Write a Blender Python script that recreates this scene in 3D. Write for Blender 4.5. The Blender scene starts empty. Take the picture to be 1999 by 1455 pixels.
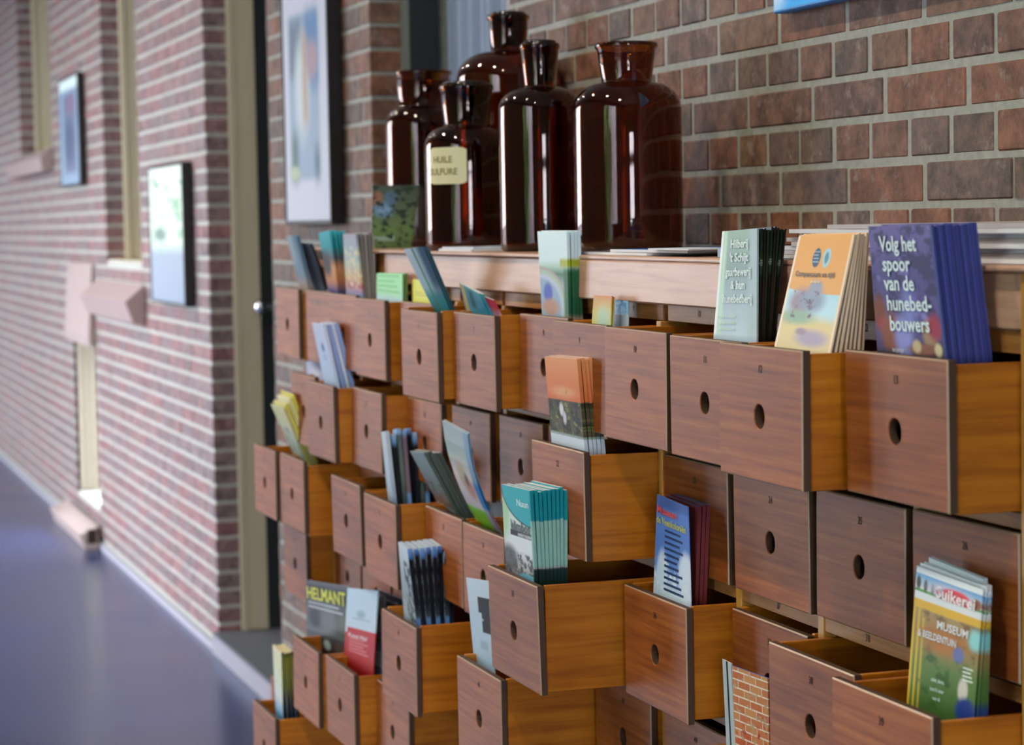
import bpy, bmesh, math, random
import numpy as np
from mathutils import Vector, Matrix

R = random.Random(7)
SC = bpy.context.scene
COL = SC.collection

# ------------------------------------------------------------------ camera
H = 1.555                                  # camera height above the floor
YAW, PITCH, ROLL, FPX = 0.319662, 0.0666071, -0.0182512, 4444.736
_fw = np.array([-math.cos(YAW)*math.cos(PITCH), math.sin(YAW)*math.cos(PITCH), -math.sin(PITCH)])
_rt = np.array([math.sin(YAW), math.cos(YAW), 0.0])
_up = np.cross(_rt, _fw)
_r = _rt*math.cos(ROLL) + _up*math.sin(ROLL)
_u = -_rt*math.sin(ROLL) + _up*math.cos(ROLL)
O = np.array([0.0, 0.0, H])

def ray(px, py):
    return _fw + _r*(px-999.5)/FPX - _u*(py-727.5)/FPX
def onY(px, py, Y):
    d = ray(px, py); return O + d*(Y/d[1])
def onX(px, py, X):
    d = ray(px, py); return O + d*(X/d[0])
def onZ(px, py, Z):
    d = ray(px, py); return O + d*((Z-H)/d[2])
def proj(p):
    q = np.asarray(p, float)-O; z = q@_fw
    return 999.5+FPX*(q@_r)/z, 727.5-FPX*(q@_u)/z

cam = bpy.data.cameras.new('camera')
cam.sensor_width = 36.0
cam.lens = FPX/1999*36.0
cam.clip_start = 0.05; cam.clip_end = 200
co = bpy.data.objects.new('camera', cam); COL.objects.link(co)
M = Matrix(((_r[0], _u[0], -_fw[0], 0), (_r[1], _u[1], -_fw[1], 0), (_r[2], _u[2], -_fw[2], 0), (0, 0, 0, 1)))
co.matrix_world = Matrix.Translation(Vector(O)) @ M
cam.dof.use_dof = True
cam.dof.focus_distance = 2.95
cam.dof.aperture_fstop = 7.0
SC.camera = co

# ------------------------------------------------------------------ sky, lights, exposure
SC.view_settings.view_transform = 'Standard'
SC.view_settings.look = 'None'
SC.view_settings.exposure = 0.0
SC.view_settings.gamma = 1.0
SC.view_settings.use_curve_mapping = False
W = bpy.data.worlds.new('sky'); SC.world = W; W.use_nodes = True
bg = W.node_tree.nodes['Background']
bg.inputs[0].default_value = (0.83, 0.88, 1.0, 1)
bg.inputs[1].default_value = 20.0

YW = 1.55            # face of the brick wall
YF = -2.4            # window wall opposite
WINDOWS = [(-33.6+2.6*k, -33.6+2.6*k+(1.9 if k > 7 else .95)) for k in range(10)] + [(-2.3, 0.4)]
WZ0, WZ1 = 0.15, 3.1
XW0, XW1, ZC = -34.0, 3.6, 4.2
GD = (-0.9, 0.3, 0.1, 2.3)                # glazed door behind the camera
for k, (a, b) in enumerate(WINDOWS):       # daylight portals in the window openings
    L = bpy.data.lights.new('window_portal', 'AREA'); L.shape = 'RECTANGLE'
    L.size = b-a; L.size_y = WZ1-WZ0; L.cycles.is_portal = True
    lo = bpy.data.objects.new('window_portal', L); COL.objects.link(lo)
    lo.location = ((a+b)/2, YF-0.1, (WZ0+WZ1)/2); lo.rotation_euler = (math.pi/2, 0, 0)

L = bpy.data.lights.new('door_portal', 'AREA'); L.shape = 'RECTANGLE'; L.size = GD[1]-GD[0]; L.size_y = GD[3]-GD[2]; L.cycles.is_portal = True
lo = bpy.data.objects.new('door_portal', L); COL.objects.link(lo)
lo.location = (XW1+.1, (GD[0]+GD[1])/2, (GD[2]+GD[3])/2); lo.rotation_euler = (math.pi/2, 0, math.pi/2)

LAMPS = [(-1.2, -.5), (-3.2, -.5), (-5.2, -.5), (-7.6, -.5), (-10.5, -.5)]
for lx, ly in LAMPS:                       # round ceiling lamps
    L = bpy.data.lights.new('ceiling_lamp', 'AREA'); L.shape = 'DISK'; L.size = .16; L.energy = 44; L.color = (1.0, .86, .70)
    lo = bpy.data.objects.new('ceiling_lamp', L); COL.objects.link(lo); lo.location = (lx, ly, ZC-.07)

# ------------------------------------------------------------------ helpers
def lin(c):
    if isinstance(c, str):
        c = [int(c[i:i+2], 16)/255 for i in (0, 2, 4)]
        return tuple(x/12.92 if x <= .04045 else ((x+.055)/1.055)**2.4 for x in c)
    return tuple(c)

class MB:
    def __init__(s): s.v = []; s.f = []; s.m = []; s.uv = []
    def face(s, idx, mat=0, uv=None):
        s.f.append(tuple(idx)); s.m.append(mat); s.uv.append(uv)
    def quad(s, a, b, c, d, mat=0, uv=None):
        n = len(s.v); s.v += [tuple(a), tuple(b), tuple(c), tuple(d)]; s.face((n, n+1, n+2, n+3), mat, uv)
    def box(s, x0, x1, y0, y1, z0, z1, mat=0, skip=()):
        n = len(s.v)
        s.v += [(x, y, z) for z in (z0, z1) for y in (y0, y1) for x in (x0, x1)]
        F = {'-z': (0, 2, 3, 1), '+z': (4, 5, 7, 6), '-y': (0, 1, 5, 4), '+y': (2, 6, 7, 3), '-x': (0, 4, 6, 2), '+x': (1, 3, 7, 5)}
        for k, q in F.items():
            if k not in skip: s.face([n+i for i in q], mat)
    def cbox(s, x0, x1, y0, y1, z0, z1, c=.002, mat=0):
        b = bmesh.new()
        bmesh.ops.create_cube(b, size=1)
        for v in b.verts:
            v.co = ((x0+x1)/2+v.co.x*(x1-x0), (y0+y1)/2+v.co.y*(y1-y0), (z0+z1)/2+v.co.z*(z1-z0))
        bmesh.ops.bevel(b, geom=b.edges[:], offset=c, segments=1, affect='EDGES')
        n = len(s.v); b.verts.index_update()
        s.v += [tuple(v.co) for v in b.verts]
        for f in b.faces: s.face([n+v.index for v in f.verts], mat)
        b.free()
    def lathe(s, prof, seg=40, mat=0, c=(0, 0, 0), close=False):
        n = len(s.v); k = len(prof)
        for r, z in prof:
            for i in range(seg):
                a = 2*math.pi*i/seg; s.v.append((c[0]+r*math.cos(a), c[1]+r*math.sin(a), c[2]+z))
        for j in range(k-1 if not close else k):
            j2 = (j+1) % k
            for i in range(seg):
                i2 = (i+1) % seg
                s.face((n+j*seg+i, n+j*seg+i2, n+j2*seg+i2, n+j2*seg+i), mat)
        return n
    def mesh(s, name, mats):
        me = bpy.data.meshes.new(name)
        me.from_pydata(s.v, [], s.f); 
        for m in mats: me.materials.append(m)
        me.polygons.foreach_set('material_index', s.m)
        if any(u is not None for u in s.uv):
            ul = me.uv_layers.new(name='UVMap')
            for p, u in zip(me.polygons, s.uv):
                if u is None: continue
                for li, c in zip(p.loop_indices, u): ul.data[li].uv = c
        me.update(); return me
    def obj(s, name, mats, parent=None, loc=(0, 0, 0), smooth=False):
        o = mkobj(name, s.mesh(name, mats if isinstance(mats, (list, tuple)) else [mats]), parent, loc)
        if smooth: o.data.polygons.foreach_set('use_smooth', [True]*len(o.data.polygons))
        return o

def mkobj(name, me, parent=None, loc=(0, 0, 0), rot=(0, 0, 0)):
    o = bpy.data.objects.new(name, me); COL.objects.link(o)
    o.location = loc; o.rotation_euler = rot
    if parent is not None: o.parent = parent
    return o
def tag(o, label, cat, group=None):
    o['label'] = label; o['category'] = cat
    if group: o['group'] = group
    return o
def thing(name, label, cat, loc=(0, 0, 0), group=None, rot=(0, 0, 0)):
    return tag(mkobj(name, None, None, loc, rot), label, cat, group)
def struct(o): o['kind'] = 'structure'; return o

# ------------------------------------------------------------------ materials
class NT:
    def __init__(s, name):
        s.mat = bpy.data.materials.new(name); s.mat.use_nodes = True
        s.t = s.mat.node_tree; s.b = s.t.nodes['Principled BSDF']
    def n(s, typ, **kw):
        nd = s.t.nodes.new(typ)
        for k, v in kw.items(): setattr(nd, k, v)
        return nd
    def link(s, a, b): s.t.links.new(a, b)
    def val(s, sock, v):
        if hasattr(v, 'is_output'): s.link(v, sock)
        elif isinstance(v, (tuple, list)) and len(v) == 3 and len(sock.default_value) == 4: sock.default_value = (*v, 1)
        else: sock.default_value = v
    def math(s, op, a, b=0.0, clamp=False):
        nd = s.n('ShaderNodeMath', operation=op, use_clamp=clamp); s.val(nd.inputs[0], a); s.val(nd.inputs[1], b); return nd.outputs[0]
    def mix(s, f, a, b, mode='MIX'):
        nd = s.n('ShaderNodeMix', data_type='RGBA', blend_type=mode)
        s.val(nd.inputs[0], f); s.val(nd.inputs[6], a); s.val(nd.inputs[7], b); return nd.outputs[2]
    def mapr(s, v, a, b, c, d, smooth=True):
        nd = s.n('ShaderNodeMapRange', interpolation_type='SMOOTHSTEP' if smooth else 'LINEAR')
        for i, x in enumerate((v, a, b, c, d)): s.val(nd.inputs[i], x)
        return nd.outputs[0]
    def noise(s, vec, scale=5, detail=3, rough=.5):
        nd = s.n('ShaderNodeTexNoise'); nd.inputs['Scale'].default_value = scale
        nd.inputs['Detail'].default_value = detail; nd.inputs['Roughness'].default_value = rough
        if vec is not None: s.link(vec, nd.inputs['Vector'])
        return nd.outputs[0]
    def ramp(s, f, stops):
        nd = s.n('ShaderNodeValToRGB'); e = nd.color_ramp.elements
        while len(e) < len(stops): e.new(.5)
        for el, (p, c) in zip(e, stops): el.position = p; el.color = (*c, 1)
        s.link(f, nd.inputs[0]); return nd.outputs[0]
    def coord(s, kind='Object', scale=(1, 1, 1), rnd=True):
        tc = s.n('ShaderNodeTexCoord'); mp = s.n('ShaderNodeMapping')
        mp.inputs['Scale'].default_value = scale
        if rnd:
            oi = s.n('ShaderNodeObjectInfo'); ad = s.n('ShaderNodeVectorMath', operation='ADD')
            ml = s.n('ShaderNodeMath', operation='MULTIPLY'); ml.inputs[1].default_value = 37.0
            s.link(oi.outputs['Random'], ml.inputs[0]); s.link(tc.outputs[kind], ad.inputs[0]); s.link(ml.outputs[0], ad.inputs[1])
            s.link(ad.outputs[0], mp.inputs[0]); s.rand = oi.outputs['Random']
        else: s.link(tc.outputs[kind], mp.inputs[0])
        return mp.outputs[0]
    def bump(s, h, strength=.3, dist=.002):
        nd = s.n('ShaderNodeBump'); nd.inputs['Strength'].default_value = strength; nd.inputs['Distance'].default_value = dist
        s.link(h, nd.inputs['Height']); s.link(nd.outputs[0], s.b.inputs['Normal'])
    def out(s, color=None, rough=.5, spec=.5, coat=0, coat_rough=.2, metal=0):
        if color is not None: s.val(s.b.inputs['Base Color'], color)
        s.val(s.b.inputs['Roughness'], rough); s.b.inputs['Specular IOR Level'].default_value = spec
        s.b.inputs['Coat Weight'].default_value = coat; s.b.inputs['Coat Roughness'].default_value = coat_rough
        s.b.inputs['Metallic'].default_value = metal
        return s.mat

def plain(name, c, rough=.5, spec=.5, metal=0, coat=0):
    t = NT(name); return t.out(lin(c), rough, spec, coat, metal=metal)

def wood(name, c0, c1, c2, scale=(2.0, 40, 70), rough=.42, coat=.25, vary=.35, figure=6.0, bump=.15):
    t = NT(name)
    v = t.coord('Object', scale)
    g = t.noise(v, 1.6, 5, .6)
    v2 = t.coord('Object', (figure*.6, figure, figure*1.6)); rnd = t.rand
    f = t.noise(v2, 1.0, 3, .55)
    c = t.ramp(g, [(.28, lin(c0)), (.5, lin(c1)), (.75, lin(c2))])
    c = t.mix(t.mapr(f, .4, .75, 0, .55), c, t.mix(1.0, c, (.55, .45, .42), 'MULTIPLY'))
    k = t.mapr(rnd, 0, 1, 1-vary, 1+vary*.6, False)
    cm = t.n('ShaderNodeCombineColor'); [t.link(k, cm.inputs[i]) for i in range(3)]
    c = t.mix(1.0, c, cm.outputs[0], 'MULTIPLY')
    if bump: t.bump(g, bump, .001)
    return t.out(c, rough, .31, coat, .3)

M_front = wood('mahogany_front', '743a16', '93501e', 'aa652c', (3, 40, 90), .44, .0, .2)
M_edge_glint = plain('edge_highlight', 'a58a70', .3)  # highlight along the edges of the drawer fronts, painted as a pale colour
M_edge = plain('dark_edge', '45301f', .6)
M_pine = wood('orange_pine', '9a560c', 'b96f14', 'c98222', (2, 3, 55), .38, .3, .15, 5)
M_pine2 = wood('dull_pine', '7a4a1c', '946026', 'a87436', (2, 3, 55), .5, .1, .12, 5)
M_stile = wood('yellow_beech', 'a87a2e', 'bb8a3c', 'c99a4c', (40, 40, 2), .4, .3, .1, 3)
M_rail = wood('worn_rail', '96602e', 'b07a40', 'c08c54', (3, 40, 80), .5, .15, .12, 8)
M_fascia = wood('fascia_wood', 'b48a6c', 'cca284', 'd6b094', (3, 40, 70), .38, .35, .1, 3)  # front wood made paler, the glare on the boards is in the colour
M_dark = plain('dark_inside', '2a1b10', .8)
M_ink = plain('stamped_ink', '2c1a12', .7)
M_paper = plain('paper_edge', 'd9dde2', .6)
M_black = plain('black_frame', '0c0d10', .4)
M_beige = plain('beige_paint', 'c0b79a', .45)
M_beige2 = plain('cream_paint', 'cfc4a4', .5)
M_door = plain('dark_door_paint', '2c3233', .8, .1)
M_stone = plain('blue_stone', '54585e', .5)
M_sill = plain('sill_stone', 'a08c88', .7)

def t_dark(c): return tuple(x*.5 for x in lin(c))
def brick_mat(i, c, c2, rough=.62, spec=.3):
    t = NT('brick_clay_%d' % i)
    v = t.coord('Object', (1, 1, 1))
    n1 = t.noise(v, 24, 6, .75); n2 = t.noise(v, 60, 4, .7); n3 = t.noise(v, 20, 4, .7)
    col = t.ramp(n1, [(.34, t_dark(c)), (.48, lin(c)), (.62, lin(c2))])
    col = t.mix(t.mapr(n3, .55, .68, 0, .55), col, lin('8d8078'))
    col = t.mix(t.mapr(n2, .6, .8, 0, .35), col, lin('4a3a34'))
    t.bump(n1, .5, .004)
    return t.out(col, rough, spec)
_bc = [('664a3c', '7e5c4b'), ('5e483f', '76594c'), ('6e4a36', '845a44'), ('5c4e48', '735f55'), ('684e3d', '7c604a'), ('56483f', '6e594a')]
BRICK = [brick_mat(i, a, b) for i, (a, b) in enumerate(_bc)]
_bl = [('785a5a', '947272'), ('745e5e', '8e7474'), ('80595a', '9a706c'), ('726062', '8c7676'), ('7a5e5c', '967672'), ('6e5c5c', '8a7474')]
BRICK_LIT = [brick_mat(10+i, a, b, .5, .5) for i, (a, b) in enumerate(_bl)]     # same clay, paler: the left wall's light and sheen put into the colour
def mortar_mat(name, ca, cb):
    t = NT(name); v = t.coord('Object', (1, 1, 1), False)
    n = t.noise(v, 60, 4, .6); c = t.ramp(n, [(.3, lin(ca)), (.7, lin(cb))]); t.bump(n, .4, .003)
    return t.out(c, .55, .45)
M_mortar = mortar_mat('mortar', 'a2a49a', 'b8b9b0')
M_mortar_grey = mortar_mat('grey_mortar', '7c8074', '92958a')

def floor_mat():
    t = NT('polished_floor'); v = t.coord('Object', (1, 1, 1), False)
    n = t.noise(v, 1.4, 4, .6); n2 = t.noise(v, 6, 3, .6)
    c = t.ramp(n, [(.3, lin('2b3a60')), (.7, lin('34446e'))])
    c = t.mix(t.mapr(n2, .45, .85, 0, .2), c, lin('30304c'))
    r = t.mapr(n, .2, .8, .2, .26)
    return t.out(c, r, .5)

# flat print: shapes in the u,v square of a cover
def art(name, base, shapes=(), rough=.3, spec=.13):
    t = NT('print_' + name)
    uv = t.n('ShaderNodeUVMap'); sp = t.n('ShaderNodeSeparateXYZ'); t.link(uv.outputs[0], sp.inputs[0])
    u, v = sp.outputs[0], sp.outputs[1]
    if isinstance(base, list):
        c = t.ramp(t.mapr(v, 0, 1, 0, 1, False), [(p, lin(x)) for p, x in base])
    else:
        rgb = t.n('ShaderNodeRGB'); rgb.outputs[0].default_value = (*lin(base), 1); c = rgb.outputs[0]
    for sh in shapes:
        k = sh[0]
        if k == 'r':
            _, a, b, c1, d, colr, s = sh
            m = None
            for x, lo, hi in ((u, a, c1), (v, b, d)):
                for q in ((lo, lo-s, lo+s, 0, 1), (hi, hi-s, hi+s, 1, 0)):
                    if (q[0] <= 0 and q[3] == 0 and x is u) or (q[0] >= 1 and q[3] == 1): continue
                    w = t.mapr(x, *q[1:])
                    m = w if m is None else t.math('MULTIPLY', m, w)
            if m is None: m = t.math('ADD', 1.0, 0.0)
        elif k == 'e':
            _, cu, cv, ru, rv, colr, s = sh
            a = t.math('DIVIDE', t.math('SUBTRACT', u, cu), ru); b = t.math('DIVIDE', t.math('SUBTRACT', v, cv), rv)
            d = t.math('SQRT', t.math('ADD', t.math('MULTIPLY', a, a), t.math('MULTIPLY', b, b)))
            m = t.mapr(d, 1-s, 1+s, 1, 0)
        elif k == 'b':            # printed brickwork
            _, sc, ca, cb, cm = sh
            bt = t.n('ShaderNodeTexBrick'); t.link(uv.outputs[0], bt.inputs['Vector'])
            for nm_, vv in (('Scale', sc), ('Mortar Size', .035), ('Bias', 0.0), ('Brick Width', 1.5), ('Row Height', .36)): bt.inputs[nm_].default_value = vv
            for nm_, cc in (('Color1', ca), ('Color2', cb), ('Mortar', cm)): bt.inputs[nm_].default_value = (*lin(cc), 1)
            c = t.mix(.85, c, bt.outputs[0]); continue
        elif k == 'l':            # half plane below the line v = v0 + slope*(u-.5)
            _, v0, slope, colr, s = sh
            d = t.math('SUBTRACT', v, t.math('ADD', v0, t.math('MULTIPLY', t.math('SUBTRACT', u, .5), slope)))
            m = t.mapr(d, -s, s, 1, 0)
        elif k == 'n':            # blotches inside a rectangle
            _, a, b, c1, d, colr, sc, th = sh
            cx = t.n('ShaderNodeMapping'); cx.inputs['Scale'].default_value = (sc, sc*1.6, 1); t.link(uv.outputs[0], cx.inputs[0])
            m = t.mapr(t.noise(cx.outputs[0], 1, 3, .6), th-.06, th+.06, 0, 1)
            for x, lo, hi in ((u, a, c1), (v, b, d)):
                m = t.math('MULTIPLY', m, t.math('MULTIPLY', t.mapr(x, lo-.02, lo+.02, 0, 1), t.mapr(x, hi-.02, hi+.02, 1, 0)))
        elif k == 'h':            # printed lines of small text
            _, a, b, c1, d, colr, nl = sh
            g = t.math('MULTIPLY', t.mapr(v, b, d, 0, 1, False), float(nl))
            w = t.math('FRACT', g)
            m = t.mapr(w, .5, .62, 0, 1)
            rr = t.math('FRACT', t.math('MULTIPLY', t.math('SINE', t.math('ADD', t.math('MULTIPLY', t.math('FLOOR', g), 12.99), .7)), 43.7))
            hi_ = t.math('SUBTRACT', c1, t.math('MULTIPLY', rr, (c1-a)*.4))
            m = t.math('MULTIPLY', m, t.math('MULTIPLY', t.math('GREATER_THAN', u, a), t.math('LESS_THAN', u, hi_)))
            m = t.math('MULTIPLY', m, t.math('MULTIPLY', t.mapr(v, b-.01, b+.01, 0, 1), t.mapr(v, d-.01, d+.01, 1, 0)))
        c = t.mix(m, c, lin(colr))
    t.b.inputs['IOR'].default_value = 1.3
    return t.out(c, rough+.12, spec*2)

# lettering as flat meshes
_txt = {}
def text_mesh(s):
    if s not in _txt:
        cu = bpy.data.curves.new('t', 'FONT'); cu.body = s; cu.size = 1.0; cu.resolution_u = 2
        cu.offset = .022; cu.align_x = 'CENTER'; cu.align_y = 'CENTER'
        o = bpy.data.objects.new('t', cu); COL.objects.link(o)
        bpy.context.view_layer.update()
        dg = bpy.context.evaluated_depsgraph_get()
        me = bpy.data.meshes.new_from_object(o.evaluated_get(dg))
        vs = [tuple(v.co)[:2] for v in me.vertices]; fs = [tuple(p.vertices) for p in me.polygons]
        bpy.data.objects.remove(o); bpy.data.curves.remove(cu); bpy.data.meshes.remove(me)
        _txt[s] = (vs, fs)
    return _txt[s]
# ------------------------------------------------------------------ room shell
b = MB(); b.box(XW0-.3, XW1+.3, YF-.3, YW+1.2, -.2, 0); struct(b.obj('floor', floor_mat()))
b = MB(); b.box(XW0-.3, XW1+.3, YF-.3, YW+1.2, ZC, ZC+.2); struct(b.obj('ceiling', plain('white_ceiling', 'd2cec4', .8)))
M_plaster = plain('pale_plaster', 'b8b2a6', .8)
b = MB()
b.box(XW1, XW1+.2, YF-.3, GD[0], 0, ZC); b.box(XW1, XW1+.2, GD[1], YW+.3, 0, ZC); b.box(XW1, XW1+.2, GD[0], GD[1], 0, GD[2]); b.box(XW1, XW1+.2, GD[0], GD[1], GD[3], ZC)
struct(b.obj('wall_near', M_plaster))
b = MB(); x = XW1+.05
for y0, y1, z0, z1 in [(GD[0], GD[0]+.08, GD[2], GD[3]), (GD[1]-.08, GD[1], GD[2], GD[3])]+[(GD[0]+.08, GD[1]-.08, GD[2]+(GD[3]-GD[2]-.06)*k/5, GD[2]+(GD[3]-GD[2]-.06)*k/5+.06) for k in range(6)]+[((GD[0]+GD[1])/2-.03, (GD[0]+GD[1])/2+.03, GD[2]+.06, GD[3]-.06)]:
    b.box(x, x+.04, y0, y1, z0, z1)
struct(b.obj('door_2', M_beige))
b = MB(); b.box(XW0-.2, XW0, YF-.3, YW+.3, 0, ZC); struct(b.obj('wall_far', M_plaster))
b = MB()                                                   # window wall across the corridor
xs = [XW0-.2]
for a, c in sorted(WINDOWS):
    b.box(xs[-1], a, YF-.25, YF, 0, ZC); b.box(a, c, YF-.25, YF, 0, WZ0); b.box(a, c, YF-.25, YF, WZ1, ZC); xs.append(c)
b.box(xs[-1], XW1+.2, YF-.25, YF, 0, ZC); struct(b.obj('wall_front', plain('brown_render', '7c6c60', .85)))
for k, (a, c) in enumerate(sorted(WINDOWS)):
    b = MB(); m = (a+c)/2
    for x0, x1, z0, z1 in ((a, a+.05, WZ0, WZ1), (c-.05, c, WZ0, WZ1), (a+.05, c-.05, WZ0, WZ0+.05), (a+.05, c-.05, WZ1-.05, WZ1), (m-.025, m+.025, WZ0+.05, WZ1-.05)):
        b.box(x0, x1, YF-.16, YF-.1, z0, z1)
    struct(b.obj('window_%d' % (k+3), M_beige))
b = MB(); b.box(-70, 40, -60, YF-.3, -.25, -.05); struct(b.obj('ground', plain('paving', '77787a', .9)))

b = MB(); nx, nz = 60, 14                                     # dense hedge of trees outside the nearer windows
for i in range(nx+1):
    for k in range(nz+1):
        x = -6.5+6.7*i/nx; z = -.05+5.2*k/nz
        b.v.append((x+R.uniform(-.1, .1), -5.0-.9*math.sin(i*.55)*math.sin(k*.8)+R.uniform(-.35, .35)-.6*(k/nz)**2, z+R.uniform(-.12, .12)))
for i in range(nx):
    for k in range(nz):
        a = i*(nz+1)+k; b.face((a, a+nz+1, a+nz+2, a+1))
n0 = len(b.v); b.box(-6.5, .2, -7.5, -6.9, -.05, 5.0)
tn = NT('leafy_green'); tv = tn.coord('Object', (1, 1, 1), False); o = b.obj('hedge', tn.out(tn.ramp(tn.noise(tv, 5, 4, .6), [(.3, lin('7a8c62')), (.5, lin('a8c48c')), (.7, lin('cfe2b8'))]), .8))
o['kind'] = 'stuff'
b = MB(); b.box(.3, 12, -7.5, -5.2, -.05, 6.0); struct(b.obj('wall_outside', plain('grey_render', 'dcdee6', .9)))

# ------------------------------------------------------------------ brick wall
XJ = dict(nR=onY(987, 100, YW)[0], nL=onY(722, 100, YW)[0], pL=onY(531, 500, YW)[0], dL=onY(409, 600, YW)[0],
          w2R=onY(272, 400, YW)[0], w2L=onY(202, 300, YW)[0], vR=onY(192, 850, YW)[0], vL=onY(148, 850, YW)[0],
          w3R=onY(97, 150, YW)[0], w3L=onY(36, 150, YW)[0])
ZN, ZOP = H-.10, 3.5
ZS2, ZS3 = onY(250, 506, YW+.1)[2], onY(60, 300, YW)[2]
ZV0, ZV1 = onY(170, 972, YW)[2], onY(165, 672, YW)[2]
HOLES = [(XJ['nL'], XJ['nR'], ZN, ZOP), (XJ['dL'], XJ['pL'], .07, ZOP), (XJ['w2L'], XJ['w2R'], ZS2, ZOP), (XJ['vL'], XJ['vR'], ZV0, ZV1), (XJ['w3L'], XJ['w3R'], ZS3, ZOP)]
CP, SP = .0635, .2365
SPLIT = [(-5.25, XW1, 'wall_right'), (-7.5, -5.25, 'wall_middle'), (XW0, -7.5, 'wall_left')]
WALLS = {}
for x0, x1, nm in SPLIT:
    b = MB(); cuts = sorted({x0, x1, *[h[i] for h in HOLES for i in (0, 1) if x0 < h[i] < x1]})
    for a, c in zip(cuts, cuts[1:]):
        zz = [(0, ZC)]
        e0 = e1 = 0
        for h in HOLES:
            if h[0]-1e-6 <= a and c <= h[1]+1e-6: zz = [(0, h[2]-.003), (h[3]+.003, ZC)]
            if abs(h[1]-a) < 1e-6: e0 = .004
            if abs(h[0]-c) < 1e-6: e1 = .004
        for z0, z1 in zz: b.box(a+e0, c-e1, YW+(.005 if nm == 'wall_left' else .002), YW+.34, z0, z1)
    WALLS[nm] = struct(b.obj(nm, M_mortar if nm == 'wall_left' else M_mortar_grey))
TOPZ = H-.054                                              # cabinet top
bricks = {n: [] for n in WALLS}
BZ = H+.1382; k0 = -int(BZ/CP)
for k in range(k0, 22):
    z0 = BZ+CP*k+.005; z1 = z0+CP-.010
    if z1 > ZC: break
    head = k % 2 == 1; p = SP/2 if head else SP
    ph = -3.593 if head else (-3.193 if k % 4 == 0 else -3.193+SP/2)
    j0 = int((XW0-ph)/p)-1; j1 = int((XW1-ph)/p)+1
    iv = [(XW0, XW1)]
    for h in HOLES:
        if z1 > h[2] and z0 < h[3]:
            iv = [q for a, c in iv for q in ((a, min(c, h[0])), (max(a, h[1]), c)) if q[1]-q[0] > .03]
    for a, c in iv:
        for j in range(j0, j1+1):
            xa, xb = ph+p*j+.0055, ph+p*(j+1)-.0055
            xa += R.uniform(-.002, .002); xb += R.uniform(-.002, .002)
            if xb < a+.02 or xa > c-.02: continue
            if xa < a+.03: xa = a
            if xb > c-.03: xb = c
            if xb-xa < .025: continue
            xm, zm = (xa+xb)/2, (z0+z1)/2
            nm = next(n for u, v, n in SPLIT if u <= xm < v)
            q = proj((xm, YW, zm)); q1 = proj((xa, YW, zm)); q2 = proj((xb, YW, zm))
            vis = -8 < q[0] < 2007 and -8 < q[1] < 1463
            if nm == 'wall_right' and z1 < TOPZ-.03: vis = False
            if vis and nm == 'wall_right' and xm > XJ['nR'] and q[0] < 1330 and q[1] > 200: vis = False
            if nm == 'wall_left': z0_, z1_ = z0+.0025, z1-.0025
            else: z0_, z1_ = z0, z1
            size = abs(q2[0]-q1[0])*(z1-z0)*FPX/abs(xm) if vis else 0
            bricks[nm].append((size, xa, xb, z0_+R.uniform(-.001, .001), z1_+R.uniform(-.001, .001), R.uniform(-.001, .001), R.randrange(len(BRICK))))
cache = {}
for nm, L in bricks.items():
    L.sort(key=lambda t: -t[0])
    big = [t for t in L[:300] if t[0] > 0]; rest = L[len(big):]
    for _, xa, xb, z0, z1, dy, mi in big:
        w = round(xb-xa, 3); key = (w, mi, nm == 'wall_left')
        if key not in cache:
            q = MB(); hb = CP-(.015 if nm == 'wall_left' else .010); q.cbox(-w/2, w/2, 0, .085, -hb/2, hb/2, .0025); cache[key] = q.mesh('brick', [(BRICK_LIT if nm == 'wall_left' else BRICK)[mi]])
        mkobj('brick', cache[key], WALLS[nm], ((xa+xb)/2, YW+dy, (z0+z1)/2))
    q = MB()
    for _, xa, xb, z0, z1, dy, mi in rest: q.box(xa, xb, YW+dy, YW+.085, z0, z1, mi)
    o = q.obj('distant_bricks' if nm == 'wall_left' else 'hidden_bricks', BRICK_LIT if nm == 'wall_left' else BRICK, WALLS[nm]); o['kind'] = 'stuff'

# baseboard kerb, door, windows, sills in the brick wall
b = MB(); b.box(XW0, XJ['dL'], YW-.012, YW-.004, 0, .03); b.box(XJ['pL'], -5.4, YW-.012, YW-.004, 0, .03); struct(b.obj('baseboard_back', plain('pale_kerb', '9a98a0', .6)))
b = MB(); b.box(XJ['dL']-.02, XJ['pL']+.02, YW-.02, YW-.003, 0, .068, 0); b.box(XJ['dL']+.002, XJ['pL']-.002, YW-.02, YW+.33, .0685, .08, 1)
struct(b.obj('trim_1', [plain('pale_step', '8a8890', .6), M_stone]))
YB = YW+.087
d = struct(mkobj('door_1', None))
b = MB()
b.cbox(XJ['dL']+.002, XJ['dL']+.016, YB, YB+.098, .08, ZOP-.01, .003)
b.cbox(XJ['dL']+.016, XJ['dL']+.022, YB, YB+.02, .08, ZOP-.01, .001); b.obj('door_frame', M_beige, d)
b = MB(); b.cbox(XJ['dL']+.03, XJ['pL']-.04, YB+.14, YB+.18, .085, ZOP-.02, .003)
b.box(XJ['dL']+.002, XJ['dL']+.014, YB+.0985, YB+.2, .08, ZOP-.01); b.box(XJ['dL']+.017, XJ['pL']-.031, YB+.185, YB+.2, .08, ZOP-.01); b.obj('door_leaf', M_door, d)
kp = onX(507, 600, XJ['dL']+.09)
b = MB(); b.lathe([(.0, -.03), (.008, -.03), (.008, .0), (.026, .008), (.03, .022), (.022, .036), (0, .04)], 16)
ko = b.obj('door_knob', plain('steel_knob', 'c9ccd2', .25, metal=1), d, (kp[0], kp[1]+.02, kp[2]), smooth=True); ko.rotation_euler = (math.pi/2, 0, 0)
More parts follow.
